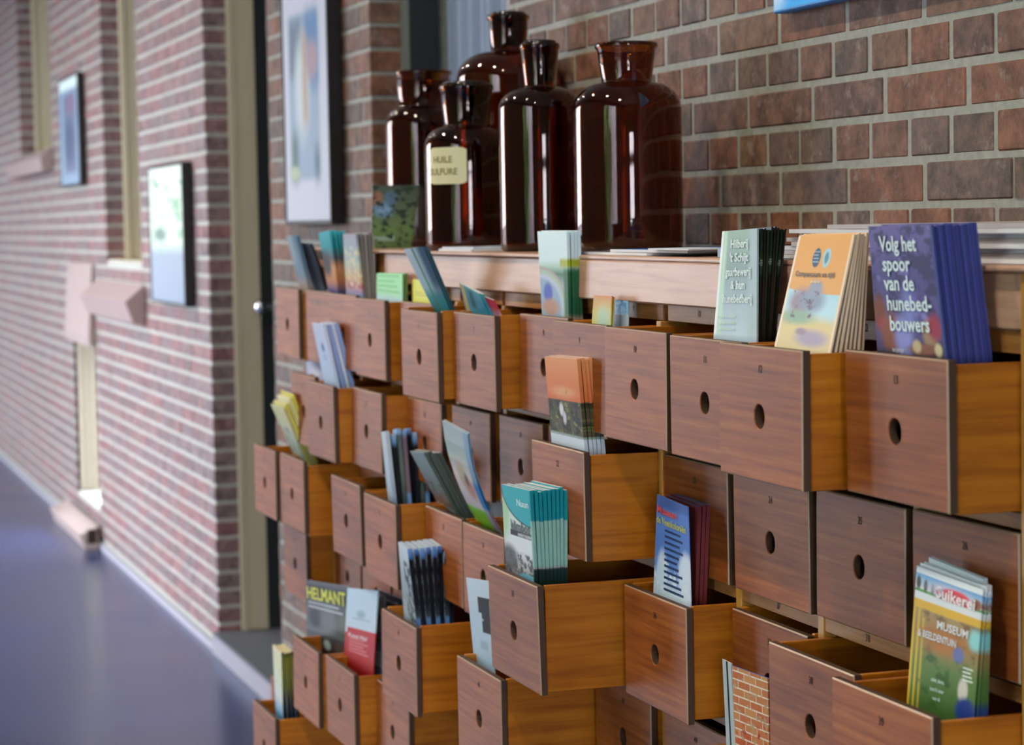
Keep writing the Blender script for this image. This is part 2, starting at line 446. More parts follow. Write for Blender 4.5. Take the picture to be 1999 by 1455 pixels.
b = MB(); b.cbox(kp[0]-.011, kp[0]+.011, kp[1]+.03, YB+.1395, kp[2]-.011, kp[2]+.011, .002); b.obj('knob_stem', plain('steel_stem', '8c8f94', .3, metal=1), d)

def wall_window(n, xl, xr, zs):
    w = struct(mkobj('window_%d' % n, None))
    b = MB(); b.cbox(xl+.002, xl+.014, YB, YB+.14, zs+.002, ZOP-.01, .003); b.cbox(xl+.014, xl+.022, YB, YB+.025, zs+.002, ZOP-.01, .002)
    b.cbox(xr-.03, xr-.002, YB, YB+.14, zs+.002, ZOP-.01, .003); b.obj('window_frame', M_beige2, w)
    b = MB(); b.box(xl, xr, YB+.145, YB+.165, zs, ZOP); b.obj('window_pane', plain('dim_glass_%d' % n, '50565a', .1), w)
wall_window(1, XJ['w2L'], XJ['w2R'], ZS2)
wall_window(2, XJ['w3L'], XJ['w3R'], ZS3)

def prism(name, prof, x0, x1, mats):     # profile in (y,z), counter-clockwise seen from +x
    b = MB(); n = len(prof)
    b.v = [(x1, y, z) for y, z in prof]+[(x0, y, z) for y, z in prof]
    b.face(range(n)); b.face(tuple(range(2*n-1, n-1, -1)))
    for i in range(n): b.face((i, i+n, (i+1) % n+n, (i+1) % n))
    return b.obj(name, mats)
XE = onY(285, 600, YW)[0]
ft, bk, fb = onX(244, 590, XE), onX(283, 566, XE), onX(260, 632, XE)
struct(prism('trim_2', [(ft[1], ft[2]), (fb[1], fb[2]), (YW-.004, fb[2]-.01), (YW-.004, bk[2]+.02)], XJ['w2L']-.3, XE, M_sill))
b = MB(); b.box(XJ['w2L']+.003, XJ['w2R']-.003, YW+.01, YB+.14, ZS2-.05, ZS2+.001); struct(b.obj('trim_3', M_beige2))
struct(prism('trim_4', [(YW-.07, ZS3-.05), (YW-.06, ZS3-.13), (YW-.004, ZS3-.13), (YW-.004, ZS3+.0)], XJ['w3L']-.25, XJ['w3R']+.05, M_sill))
b = MB(); b.box(XJ['w3L']+.003, XJ['w3R']-.003, YW+.01, YB+.14, ZS3-.05, ZS3+.001); struct(b.obj('trim_5', M_beige2))

# slot with a ribbed cream panel, its hood and block
pn = struct(mkobj('trim_6', None))
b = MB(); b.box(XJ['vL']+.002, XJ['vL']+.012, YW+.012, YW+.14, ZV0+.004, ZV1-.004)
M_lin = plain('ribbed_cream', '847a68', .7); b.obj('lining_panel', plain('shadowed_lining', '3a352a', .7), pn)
for i in range(4):
    b = MB(); y = YW+.018+.029*i; b.cbox(XJ['vL']+.0125, XJ['vL']+.045, y, y+.019, ZV0+.004, ZV1-.004, .003); b.obj('rib', M_lin, pn)
M_lime = plain('limed_brick', 'a4938e', .8)
zt = onY(150, 520, YW)[2]
struct(prism('trim_7', [(YW-.012, zt), (YW-.035, ZV1+.05), (YW-.03, ZV1+.006), (YW-.004, ZV1+.006), (YW-.004, zt+.02)], XJ['vL']-.05, XJ['vR']+.02, M_lime))
zb = onY(150, 985, YW)[2]
struct(prism('trim_8', [(YW-.11, .075), (YW-.085, 0.002), (YW-.02, 0.002), (YW-.02, zb), (YW-.06, zb-.02)], XJ['vL']-.3, XJ['vR']+.05, M_lime))
b = MB(); b.cbox(XJ['vR']+.0505, XJ['vR']+.054, YW-.075, YW-.03, .03, .10, .001); struct(b.obj('trim_13', M_dark))

# niche behind the bottles
b = MB(); b.cbox(XJ['nL']+.004, XJ['nR']-.004, YW+.01, YW+.33, ZN, TOPZ-.006, .003); struct(b.obj('trim_9', M_stone))
b = MB(); b.box(XJ['nL']+.002, XJ['nL']+.012, YB, YB+.018, TOPZ, ZOP-.004); struct(b.obj('trim_10', plain('grey_green_bead', '70766a', .5)))
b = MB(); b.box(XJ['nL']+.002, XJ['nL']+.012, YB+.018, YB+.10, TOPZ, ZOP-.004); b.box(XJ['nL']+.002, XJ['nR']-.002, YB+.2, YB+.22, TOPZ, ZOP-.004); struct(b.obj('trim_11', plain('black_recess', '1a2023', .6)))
b = MB(); N = 130
for i in range(N+1):
    x = XJ['nL']+.02+(XJ['nR']-XJ['nL']-.03)*i/N; y = YB+.12+.014*math.sin(i*.62)+.006*math.sin(i*.23)
    b.v += [(x, y, TOPZ+.004), (x, y, ZOP-.03)]
    if i: b.face((2*i-2, 2*i, 2*i+1, 2*i-1))
cu = tag(b.obj('curtain', plain('blue_grey_cloth', '8296ad', .8), smooth=True), 'blue grey pleated curtain hanging in the niche behind the brown bottles', 'curtain')

# framed pictures on the brick wall
def picture(name, label, xl, xr, zt, zb, dep, artm, mat_w):
    t = thing(name, label, 'picture', ((xl+xr)/2, YW-.004, (zt+zb)/2))
    hw, hh = (xr-xl)/2, (zt-zb)/2; f = mat_w
    b = MB()
    for x0, x1, z0, z1 in ((-hw, -hw+f, -hh, hh), (hw-f, hw, -hh, hh), (-hw+f, hw-f, -hh, -hh+f), (-hw+f, hw-f, hh-f, hh)): b.cbox(x0, x1, -dep, 0, z0, z1, .002)
    b.obj('picture_frame', M_black, t)
    b = MB(); y = -dep+.004; w, h = hw-f, hh-f
    b.quad((-w, y, -h), (w, y, -h), (w, y, h), (-w, y, h), 0, ((0, 0), (1, 0), (1, 1), (0, 1))); b.box(-w, w, y+.0005, -.001, -h, h, 1, skip=('-y',))
    b.obj('picture_print', [artm, M_paper], t)
    return t
yf = YW-.044
A = lambda x, y: onY(x, y, yf)
picture('framed_picture', 'tall black framed picture with white mount nearest the cabinet', A(551, 200)[0], A(641, 200)[0], A(640, -75)[2], A(643, 438)[2], .04,
        art('tall_picture', 'c4ccda', [('r', .13, .17, .80, .86, '98aec4', .02), ('r', .5, .55, .8, .86, '6c90b8', .06), ('r', .15, .6, .42, .84, '78889a', .05), ('e', .42, .55, .16, .2, 'c4d4d8', .5), ('r', .44, .4, .54, .78, 'b8a292', .05),
                              ('e', .66, .66, .12, .08, 'a89aa4', .5), ('r', .16, .17, .3, .36, '66807c', .06), ('e', .22, .2, .1, .03, 'b4c4a8', .5), ('r', .68, .17, .78, .3, '5a7886', .06)], .12), .012)
picture('framed_picture', 'black framed picture with a painted window reflection between window and door frame', A(290, 450)[0], A(356, 450)[0], A(354, 315)[2], A(358, 600)[2], .038,
        art('window_reflection', [(0, '9aaabe'), (.35, 'a4b4c4'), (.45, 'dcf0dc'), (1, 'e6f4e6')], [('n', .0, .35, 1, .95, '9cc8a8', 4, .58), ('e', .3, .5, .2, .05, '86a098', .6)], .06), .010)  # whites and greens imitate windows mirrored in the glass
picture('framed_picture', 'small black framed picture with bluish print farthest along the wall', A(113, 250)[0], A(150, 250)[0], A(150, 138)[2], A(153, 361)[2], .034,
        art('blue_picture', '8ca6c0', [('r', .2, .1, .85, .86, '6c7894', .05), ('e', .5, .4, .25, .2, '485c7c', .6), ('e', .6, .75, .2, .1, '84708a', .6), ('r', 0, .9, 1, 1.1, 'dcefee', .03)], .15), .012)
# blue panel high on the near wall
p0 = onY(1507, 27, YW-.03)
t = thing('wall_panel', 'light blue panel high on the brick wall above the leaflets', 'sign', (p0[0], YW-.004, p0[2]))
b = MB(); b.cbox(0, .95, -.024, 0, 0, .62, .002); b.obj('panel_board', plain('panel_edge', '2f86d0', .5), t)
b = MB(); b.quad((.004, -.0245, .004), (.946, -.0245, .004), (.946, -.0245, .616), (.004, -.0245, .616), 0, ((0, 0), (1, 0), (1, 1), (0, 1)))
b.obj('panel_print', art('blue_panel', [(0, '4cb4ff'), (.4, '6cc4ff'), (1, 'a8dafc')], [('e', 0, .12, .06, .12, 'c8e8ff', .4)], .5), t)

for lx, ly in LAMPS:
    b = MB(); b.lathe([(.0, .069), (.1, .069), (.1, -.008), (.085, -.008), (.085, .01), (0, .012)], 24); struct(b.obj('ceiling_light', M_plaster, None, (lx, ly, ZC-.07)))
# ------------------------------------------------------------------ drawer cabinet
DC = 1.20
X0, PC, DW, Z1, PR, DH, HD = -1.99474, .24342, .22347, H-.22668+.001, .17936, .15429, .00316
rowz = lambda r: Z1-PR*(r-1)
colr = lambda c: X0-PC*(13-c)-(PC-DW)/2
YC = DC+.010                               # front of the carcass
YBK = YW-.012                              # back of the carcass
xL, xR = X0-13*PC, X0
cab = thing('drawer_cabinet', 'long wooden cabinet of numbered drawers with finger holes against the brick wall', 'cabinet', (0, 0, 0))
TH = .0165
ZO1 = rowz(1)+.0810                        # top of the first row of openings
for i in range(14):
    x = X0-PC*i; b = MB(); b.cbox(x-TH/2, x+TH/2, DC+.0005 if i % 4 == 0 else YC, YBK, .10, ZO1 if 0 < i < 13 else TOPZ-.008, .001); b.obj('stile', M_stile, cab)
shelf = {}
for r in range(0, 8):
    if r == 0: za, zb = ZO1+.0235, ZO1
    elif r == 7: za, zb = .10+.02, .10
    else: za, zb = rowz(r)-DH/2-.0035, rowz(r+1)+DH/2+.004
    if za <= zb: za = zb+.01
    for c in range(1, 14):
        if r == 7 and c > 1: continue
        x1 = X0-PC*(13-c)-TH/2; w = PC-TH
        key = round(za-zb, 4)
        if r == 7:
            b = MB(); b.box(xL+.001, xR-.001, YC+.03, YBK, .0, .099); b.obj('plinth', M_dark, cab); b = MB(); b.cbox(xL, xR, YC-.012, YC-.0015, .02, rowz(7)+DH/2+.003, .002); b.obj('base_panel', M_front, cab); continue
        if key not in shelf:
            b = MB(); b.cbox(-w/2+.0004, w/2-.0004, .0015, YBK-YC-.02, -key/2, key/2, .001); shelf[key] = b.mesh('rail', [M_rail])
        mkobj('rail', shelf[key], cab, (x1-w/2, YC, (za+zb)/2))
        if r in (0, 2) and c >= 8:                            # number stamped on the rail above each drawer
            vs, fs = text_mesh(str(c+13*r)); q = MB(); s = .0125
            q.v = [(x*s*.9, 0, y*s) for x, y in vs]
            for f in fs: q.face(f)
            q.obj('stamped_number', M_ink, cab, (x1-w/2, YC+.0008, (za+zb)/2+.002))
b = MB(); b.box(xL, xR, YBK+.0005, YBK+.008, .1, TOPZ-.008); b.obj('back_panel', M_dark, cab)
# fascia boards under the top, between brown stiles
fz1, fz0 = TOPZ-.0068, ZO1+.0242
XF = lambda px, y=530: onY(px, y, YC)[0]
edges = [(xL+.01, XF(735)-.0, 0), (XF(760), XF(1115), .006), (XF(1143), XF(1880), .014), (XF(1915), xR-TH/2-.001, 0)]
for a, c, pr in edges:
    b = MB(); b.cbox(a, c, YC-.004-pr, YC+.012, fz0, fz1, .0025); b.obj('fascia_board', M_fascia, cab)
for (a, c, _), (a2, c2, _) in zip(edges, edges[1:]):
    b = MB(); b.cbox(c+.002, a2-.002, YC-.001, YC+.012, fz0, fz1, .001); b.obj('fascia_stile', M_pine2, cab)
b = MB(); b.cbox(xL-.015, xR+.012, DC-.008, YW-.006, TOPZ-.0065, TOPZ, .002); b.obj('top_board', M_fascia, cab)

# drawers: row, column -> (pulled out, vertical play, tilt)
FIT = {(1,1):(.065,.005,-.004),(1,2):(.052,.004,0),(1,3):(.059,.0038,0),(1,4):(.066,.0006,0),(1,5):(.041,-.0004,0),(1,6):(.106,-.0057,.005),(1,7):(.082,-.0037,.003),
 (1,8):(.045,.0003,0),(1,9):(.075,-.0006,0),(1,10):(.085,-.0006,-.006),(1,11):(.087,-.002,.003),(1,12):(.124,.0012,-.005),(1,13):(.081,.0022,.008),
 (2,13):(.001,.003,.003),(2,12):(0,.0002,-.005),(2,11):(0,-.0028,.008),(2,10):(0,-.0029,.006),(2,9):(.111,.0022,.011),(2,8):(0,-.002,0),
 (2,2):(.089,.0052,.01),(2,3):(.110,.0012,.009),(2,4):(.077,.0016,-.010),(2,5):(.029,-.0036,0),(2,6):(.015,-.0019,0),(2,7):(.004,-.0014,0),
 (3,1):(.126,.0065,-.002),(3,2):(.119,.007,-.002),(3,4):(.122,.0069,.013),(3,5):(.119,-.0032,.007),(3,6):(.069,-.0029,0),(3,7):(.073,-.0034,0),(3,8):(.01,-.002,0),
 (3,9):(.182,-.003,.026),(3,10):(.061,-.0045,.002),(3,11):(.004,-.004,0),(3,12):(.064,-.0021,.005),(3,13):(.101,.0031,0),
 (4,1):(.061,-.003,0),(4,2):(0,-.002,0),(4,3):(0,-.002,0),(4,4):(0,-.002,0),(4,6):(.155,-.0054,-.007),(4,8):(.161,-.0041,.003),(4,9):(.016,.006,0),(4,11):(.10,-.002,0),(4,10):(.004,-.002,0),
 (5,5):(.103,-.0047,-.012),(5,4):(.143,.0021,.002),(5,3):(.155,.0026,-.013),(5,8):(.03,-.002,0),(6,2):(.194,.0001,-.004),(6,1):(.10,.002,0)}
HIDE_AFTER = 6
front_mesh = {}
def make_front():
    b = MB(); n = 24; rr = .0139; t = .010; cy = -HD; hw, hh = DW/2, DH/2; c = .0016
    ang = sorted([2*math.pi*(i+.5)/20 for i in range(20)]+[math.atan2(sy*hh-cy, sx*hw) % (2*math.pi) for sx in (1, -1) for sy in (1, -1)])
    def ring(fn): 
        k = len(b.v)
        for a in ang: b.v.append(fn(a))
        return k
    def outer(a, hw, hh):
        dx, dz = math.cos(a), math.sin(a)
        s = min(hw/abs(dx) if abs(dx) > 1e-9 else 9, ((hh-cy)/dz if dz > 0 else (hh+cy)/-dz) if abs(dz) > 1e-9 else 9)
        return dx*s, cy+dz*s
    R0 = ring(lambda a: (rr*math.cos(a), t, cy+rr*math.sin(a)))
    R1 = ring(lambda a: (rr*math.cos(a), .001, cy+rr*math.sin(a)))
    R2 = ring(lambda a: ((rr+.0012)*math.cos(a), 0, cy+(rr+.0012)*math.sin(a)))
    R3 = ring(lambda a: (outer(a, hw-c, hh-c)[0], 0, outer(a, hw-c, hh-c)[1]))
    R4 = ring(lambda a: (outer(a, hw, hh)[0], c, outer(a, hw, hh)[1]))
    R5 = ring(lambda a: (outer(a, hw, hh)[0], t, outer(a, hw, hh)[1]))
    m = len(ang)
    for p, q, mat in ((R0, R1, 1), (R1, R2, 0), (R2, R3, 0), (R3, R4, 2), (R4, R5, 1), (R5, R0, 1)):
        for i in range(m):
            j = (i+1) % m; b.face((p+i, q+i, q+j, p+j), mat)
    return b.mesh('drawer_front', [M_front, M_edge, M_edge_glint])
FRONT = make_front()
def make_box(top, bot):
    b = MB(); hw = DW/2-.0022; y0, y1 = .0115, .30; s = .008
    b.cbox(-hw, -hw+s, y0, y1, bot, top, .0008, 0); b.cbox(hw-s, hw, y0, y1, bot, top, .0008, 0)
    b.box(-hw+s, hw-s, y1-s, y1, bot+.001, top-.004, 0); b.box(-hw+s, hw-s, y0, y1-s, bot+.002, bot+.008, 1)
    return b.mesh('drawer', [M_pine, M_dark])
boxes = {}
DR = {}
VIS = {1: range(1, 14), 2: range(1, 14), 3: range(1, 14), 4: range(1, 14), 5: range(1, 14), 6: range(1, 14)}
for r, cs in VIS.items():
    for c in cs:
        p, dz, t = FIT.get((r, c), (R.uniform(.0, .006), -.002, 0))
        x = colr(c)-DW/2; z = rowz(r)+dz; y = DC-p
        # tray stays inside its opening
        zt = rowz(r)+.0745-z; zb_ = rowz(r)-.0765-z
        key = (round(zt, 4), round(zb_, 4))
        if key not in boxes: boxes[key] = make_box(*key)
        d = mkobj('drawer', boxes[key], cab, (x, y, z), (0, 0, 0))
        f = mkobj('drawer_front', FRONT, d, (0, 0, 0), (t, 0, 0))
        num = c+13*(r-1)
        if True:
            vs, fs = text_mesh(str(num)); q = MB(); s = .0125
            q.v = [(a*s*.9, 0, e*s) for a, e in vs]
            for g in fs: q.face(g)
            me = q.mesh('stamped_number', [M_ink]); mkobj('stamped_number', me, d, (.004, -.0004-t*.05, DH/2-.026))
        DR[(r, c)] = dict(x=x, y=y, z=z, t=t, floor=z+zb_+.0085, top=z+DH/2, yt=y-t*DH/2)
# ------------------------------------------------------------------ leaflets in the drawers
def lerp(a, b, t): return a+(b-a)*t
class Leaf: pass
ORD = ['', 'second', 'third', 'fourth', 'fifth', 'sixth', 'seventh', 'eighth', 'ninth', 'tenth', 'eleventh', 'twelfth', 'thirteenth', 'fourteenth', 'fifteenth', 'sixteenth', 'seventeenth', 'eighteenth']
def leaf_quad(dr, TL, TR, BL, BR, d0, yl=None):
    y0 = dr['yt']+.0105+d0
    for px in (BR,):                         # keep the sheet inside its drawer
        d = ray(*px); y0 = max(y0, (dr['x']+DW/2-.011)/(d[0]/d[1]))
    bl = onY(*BL, yl or y0); br = onY(*BR, y0)
    tl = onX(*TL, bl[0]); d = ray(*TR); nrm = np.cross(br-bl, tl-bl); tr = O+d*(nrm@(bl-O))/(nrm@d)      # the sheet stays flat
    return [np.array(v) for v in (bl, br, tl, tr)]
def leaflet(name, label, group, dr, q, thick, mats, bow=0.0, seg=1, cat='leaflet'):
    """q = visible bottom-left, bottom-right, top-left, top-right; the sheet goes on down to the drawer floor."""
    bl, br, tl, tr = q
    zf = dr['floor']+.0006; rows = []
    ymin = dr['y']+.0125
    lo = []
    for a, b_ in ((bl, tl), (br, tr)):
        k = (a[2]-zf)/max(b_[2]-a[2], .02)
        y = a[1]-(b_[1]-a[1])*k*.5
        lo.append(np.array([a[0], min(max(y, ymin+.0), a[1]+.03), zf]))
    rows.append((lo[0], lo[1], -(bl[2]-zf)/max(tl[2]-bl[2], .02)))
    for i in range(seg+1):
        s = i/seg; o = np.array([0, -bow*4*s*(1-s), 0])
        rows.append((lerp(bl, tl, s)+o, lerp(br, tr, s)+o, s))
    base = (rows[0][0]+rows[0][1])/2
    b = MB()
    for l, r, s in rows:
        for p, dy in ((l, 0), (r, 0), (r, thick), (l, thick)): b.v.append(tuple(p-base+np.array([0, dy, 0])))
    n = len(rows)
    for i in range(n-1):
        a, c = 4*i, 4*i+4; s0, s1 = rows[i][2], rows[i+1][2]
        b.face((a, a+1, c+1), 0, ((0, s0), (1, s0), (1, s1))); b.face((a, c+1, c), 0, ((0, s0), (1, s1), (0, s1)))
        b.face((a+1, a+2, c+2, c+1), 1, ((.985, s0), (.985, s0), (.985, s1), (.985, s1)))
        b.face((a+2, a+3, c+2), 3, ((1, s0), (0, s0), (1, s1))); b.face((a+3, c+3, c+2), 3, ((0, s0), (0, s1), (1, s1)))
        b.face((a+3, a, c, c+3), 1, ((.015, s0), (.015, s0), (.015, s1), (.015, s1)))
    k = 4*(n-1); b.face((k, k+1, k+2, k+3), 2); b.face((3, 2, 1, 0), 2)
    o = b.obj(name, mats, None, tuple(base)); tag(o, label, cat, group)
    L = Leaf(); L.o = o; L.q = q; L.base = base; return L
def letter(L, s, u, v, hv, color, sx=1.0, maxw=None, fw=None, off=.0012, name='lettering'):
    """lettering printed on the visible part of a leaflet; hv = letter size as a share of the visible height"""
    bl, br, tl, tr = L.q; hgt = np.linalg.norm(tl-bl); wid = np.linalg.norm(br-bl)
    vs, fs = text_mesh(s); w = max(x for x, y in vs)-min(x for x, y in vs)
    su = hv*hgt/wid*sx
    if maxw and w*su > maxw: su = maxw/w
    if fw: su = fw/w
    b = MB()
    for x, y in vs:
        uu, vv = u+x*su, v+y*hv
        p = lerp(lerp(bl, br, uu), lerp(tl, tr, uu), vv)-L.base
        b.v.append((p[0], p[1]-off, p[2]))
    for f in fs: b.face(f)
    key = 'ink_'+color
    m = bpy.data.materials.get(key) or plain(key, color, .5)
    return b.obj(name, m, L.o)
GREY = plain('leaflet_back', 'b9bcc0', .5)
def stack(name, rc, TL, TR, BL, BR, end_t, end_b, n, mat, label, rest, group, d0=.003, side=None, top=None, rough=1.0, fill=.9, back=None, mats2=None, drop=0.0, bow=0, seg=8, yl=None):
    dr = DR[rc]; q = leaf_quad(dr, TL, TR, BL, BR, d0, yl)
    tt = max(onX(end_t, TR[1], q[3][0])[1]-q[3][1], .0004)
    tb = max(onX(end_b, BR[1], q[1][0])[1]-q[1][1], .0004)
    out = []
    for i in range(n):
        s = i/n; g = .001*(i > 0); j = lambda a: R.uniform(-a, a)*(i > 0)*rough
        jx, jz = j(.0012), j(.002)-drop*s
        qq = [q[0]+(jx, tb*s+g, 0), q[1]+(jx, tb*s+g, 0), q[2]+(jx, tt*s+g, jz), q[3]+(jx, tt*s+g, jz)]
        th = max(min(tt, tb)/n*fill, .0004)
        m = mat if (i == 0 or mats2 is None) else mats2[(i-1) % len(mats2)]
        mm = [m, side[i % len(side)] if side else m, top or M_paper, back or GREY]
        out.append(leaflet(name, label if i == 0 else rest+(', %s from the front' % ORD[i] if n > 2 else ''), group if n > 1 else None, dr, qq, th, mm, bow, seg))
    return out
P = plain

# --- top row, from the far end
stack('leaflet', (1,1), (560,462), (578,461), (586,566), (603,570), 584, 610, 2, art('slate_card', [(0,'b9a48c'),(.3,'7d97a8'),(1,'5f8396')], [('r',.0,.5,.5,1,'9db4c0',.2)]),
      'slate blue leaflet leaning out of the farthest top drawer, leftmost', 'thin sheet behind the leftmost slate blue leaflet', 'slate leaflets in the farthest top drawer', d0=.03)
stack('leaflet', (1,1), (577,474), (606,477), (612,568), (640,572), 610, 646, 2, art('dark_card', [(0,'8fa3bb'),(.25,'5b6478'),(1,'3d4656')], [('r',.85,0,1,1,'20242c',.05)]),
      'dark grey leaflet leaning left behind the slate blue one in farthest top drawer', 'thin sheet behind the dark grey leaning leaflet', 'dark leaflets in the farthest top drawer', d0=.06)
stack('leaflet', (1,2), (622,455), (643,450), (640,566), (660,572), 676, 680, 4, art('teal_card', [(0,'4a4f8a'),(.2,'c98a5a'),(.4,'d8a070'),(.55,'5c5f66'),(.75,'2a9aa6'),(1,'3fb4c0')], [('e',.3,.45,.4,.2,'4c4a50',.5)]),
      'teal topped leaflet with orange picture, front of its stack in the top row', 'teal topped leaflet behind the front one of its stack', 'teal topped leaflets', d0=.02)
stack('leaflet', (1,3), (669,457), (694,456), (676,577), (708,580), 733, 733, 5, art('greyblue_card', [(0,'7b9cc0'),(.15,'a4586a'),(.3,'c8a878'),(.55,'9fb4b0'),(.8,'8fa6b6'),(1,'9a9aa8')], [('n',0,.1,1,.8,'d0c8a0',5,.55)]),
      'grey blue leaflet with faded picture, front of stack beside the teal topped ones', 'grey backed leaflet behind the faded grey blue one', 'grey blue leaflets', d0=.012, mats2=[P('grey_back_a','77756f'), P('grey_back_b','8d8b84')])
stack('leaflet', (1,4), (735,534), (786,535), (735,583), (786,592), 796, 795, 3, art('green_pad', [(0,'bfe0ee'),(.25,'a4e4b4'),(1,'9be8a4')], [('h',.05,.2,.95,.95,'7fd08c',4)]),
      'pale green leaflet with ruled lines, low in the top row', 'pale green leaflet behind the front ruled one', 'pale green leaflets', d0=.03, side=[P('moss_side','5c7c3c')])
stack('leaflet', (1,5), (805,545), (850,551), (805,592), (850,600), 853, 853, 1, art('yellow_card', 'e0e45c', [('h',.1,.3,.9,.5,'b8bc40',2)]),
      'plain yellow leaflet beside the pale green ones', '', None, d0=.02)
s5 = stack('leaflet', (1,6), (788,487), (826,482), (850,612), (880,609), 836, 889, 4, art('white_teal', [(0,'2f9aa8'),(.25,'4aa8b4'),(.4,'b8d8e0'),(1,'d8e8ee')], [('r',.36,0,.46,1,'4f9a6a',.03),('r',.6,.3,1,1,'3a5f78',.2)]),
      'white and teal leaflet leaning far left over its drawer, foremost of four', 'white and teal leaflet fanned behind the foremost leaning one', 'leaning white and teal leaflets', d0=.05, side=[P('deep_teal','1d3a44'), P('teal_side','3a6f80')])
stack('leaflet', (1,7), (896,552), (935,573), (910,608), (952,616), 945, 962, 3, art('teal_mixed', [(0,'3a8fa8'),(.5,'2f7f98'),(1,'4a98a0')], [('r',.4,.2,.6,.9,'1f4f58',.1),('r',.05,.0,.2,1,'b8a050',.05)]),
      'teal leaflet slumped sideways in the drawer left of the rainbow leaflet', 'teal leaflet behind the slumped front one', 'slumped teal leaflets', d0=.02)
stack('leaflet', (1,7), (944,579), (962,586), (956,612), (978,619), 966, 984, 1, art('red_card', [(0,'c8a0b0'),(.5,'c03048'),(1,'b02838')]),
      'red edged leaflet slumped against the teal ones', '', None, d0=.03)
s7 = stack('leaflet', (1,8), (1049,452), (1106,452), (1058,614), (1110,620), 1133, 1138, 4, art('rainbow_card', [(0,'c8a898'),(.12,'d8c8d0'),(.35,'a8b8c8'),(.5,'3f7a58'),(.58,'a8d0c0'),(.66,'d4ecf0'),(1,'d8f2f6')],
      [('e',.05,.1,.92,.48,'b0a8a0',.04),('e',.05,.1,.86,.44,'a8c8b0',.05),('e',.05,.1,.78,.39,'c0c8e0',.06),('e',.05,.1,.70,.34,'8fb0c8',.1),('e',.28,.27,.16,.12,'4a5fc0',.3),('r',.74,.58,1,.68,'a8b830',.03),('e',.35,.1,.3,.1,'b88c74',.4),('r',.86,.0,1,.56,'2f6a48',.05)], .18),
      'white topped leaflet with rainbow picture standing tall in the top row', 'white topped leaflet behind the rainbow one', 'rainbow leaflets', d0=.01)
stack('leaflet', (1,9), (1159,576), (1194,578), (1155,634), (1192,637), 1200, 1197, 2, art('sunset_card', [(0,'c8c860'),(.5,'c8b85a'),(1,'cc8a54')], [('e',.6,.2,.3,.4,'a8c8b0',.8)]),
      'orange and yellow leaflet low beside the rainbow leaflet', 'orange and yellow leaflet behind the front one', 'orange yellow leaflets', d0=.03)
stack('leaflet', (1,9), (1199,577), (1226,578), (1197,637), (1225,640), 1229, 1228, 1, art('ice_card', [(0,'dcecf0'),(.35,'cfe2ec'),(.45,'8fb8d8'),(1,'9cc4e0')], [('n',.1,.4,.9,1,'5f94c4',4,.5)]),
      'light blue and white card next to the orange and yellow leaflets', '', None, d0=.055)
s9 = stack('leaflet', (1,11), (1410,452), (1477.6,446), (1393,653), (1477,658), 1537, 1514, 9, art('green_cover', [(0,'a8c0cc'),(.35,'8fa8b0'),(.6,'6f8f8c'),(1,'7fa48c')],
      [('r',0,0,.07,1.1,'dfeae8',.03),('r',.07,.0,.17,1.1,'a8d0b4',.05),('r',.8,0,1,1,'93aeb0',.1)], .22),
      'grey green leaflet with five lines of white lettering, front of its stack', 'black green leaflet behind the grey green lettered one', 'grey green leaflets', d0=.012,
      mats2=[art('black_green', [(0,'10140f'),(.55,'141a14'),(.6,'243a26'),(1,'18221a')], [('n',.5,.45,1,.75,'a8c4b4',5,.62)], .2), P('black_a','12130f',.3), P('black_b','1c2a1a',.3)])
for tx, v, f in (('Hilberij', .865, .48), ("'t Schijt", .735, .50), ('gaarbewerij', .60, .66), ('& hun', .475, .36), ('hunebedberij', .345, .72)):
    letter(s9[0], tx, .54, v, .115, 'd2e6e4', fw=f)
for v, tx in ((.18, 'kunst & ambacht'), (.12, 'expositie'), (.06, 'museum')): letter(s9[0], tx, .32, v, .04, 'c4e4d4', fw=.38)
s10 = stack('leaflet', (1,12), (1560,460), (1668,458), (1512,674), (1620,690), 1697, 1691, 8, art('orange_cover', [(0,'dcc78a'),(.22,'d8cc92'),(.30,'b4d0b0'),(.34,'b8dce4'),(.48,'a8d8ea'),(.49,'e0a860'),(1,'e4ac62')],
      [('l',.475,-.10,'b4dcea',.004),('l',.28,-.05,'d8c88c',.06),('e',.3,.40,.2,.12,'9a8c9c',.5),('e',.5,.42,.22,.1,'8b9cb4',.5),('e',.52,.53,.12,.07,'93a0b4',.4),('e',.28,.27,.3,.06,'8fb49a',.6),('e',.62,.10,.28,.07,'a89cb4',.5),('e',.42,.15,.1,.03,'9a8898',.5),
       ('n',.15,.22,.6,.52,'6a6470',7,.60),('e',.42,.80,.072,.085,'3d5a78',.08),('e',.60,.80,.072,.085,'a4cfd8',.1),('h',.36,.74,.48,.86,'8fa8b8',4),('e',.60,.80,.035,.05,'5f90a4',.3),('r',.0,0,.035,1.2,'f0e0c8',.01),('r',.965,-.5,1,1.2,'e8d4b4',.006)], .2),
      'orange leaflet with blue wavy band and two round logos', 'orange leaflet with blue band behind the front one', 'orange leaflets with blue band', d0=.02)
letter(s10[0], 'Compascuum en tijd', .46, .655, .065, '5a5c58', fw=.70)
letter(s10[0], 'uit in eigen land', .5, .59, .035, 'f0e0c0', .8, .5)
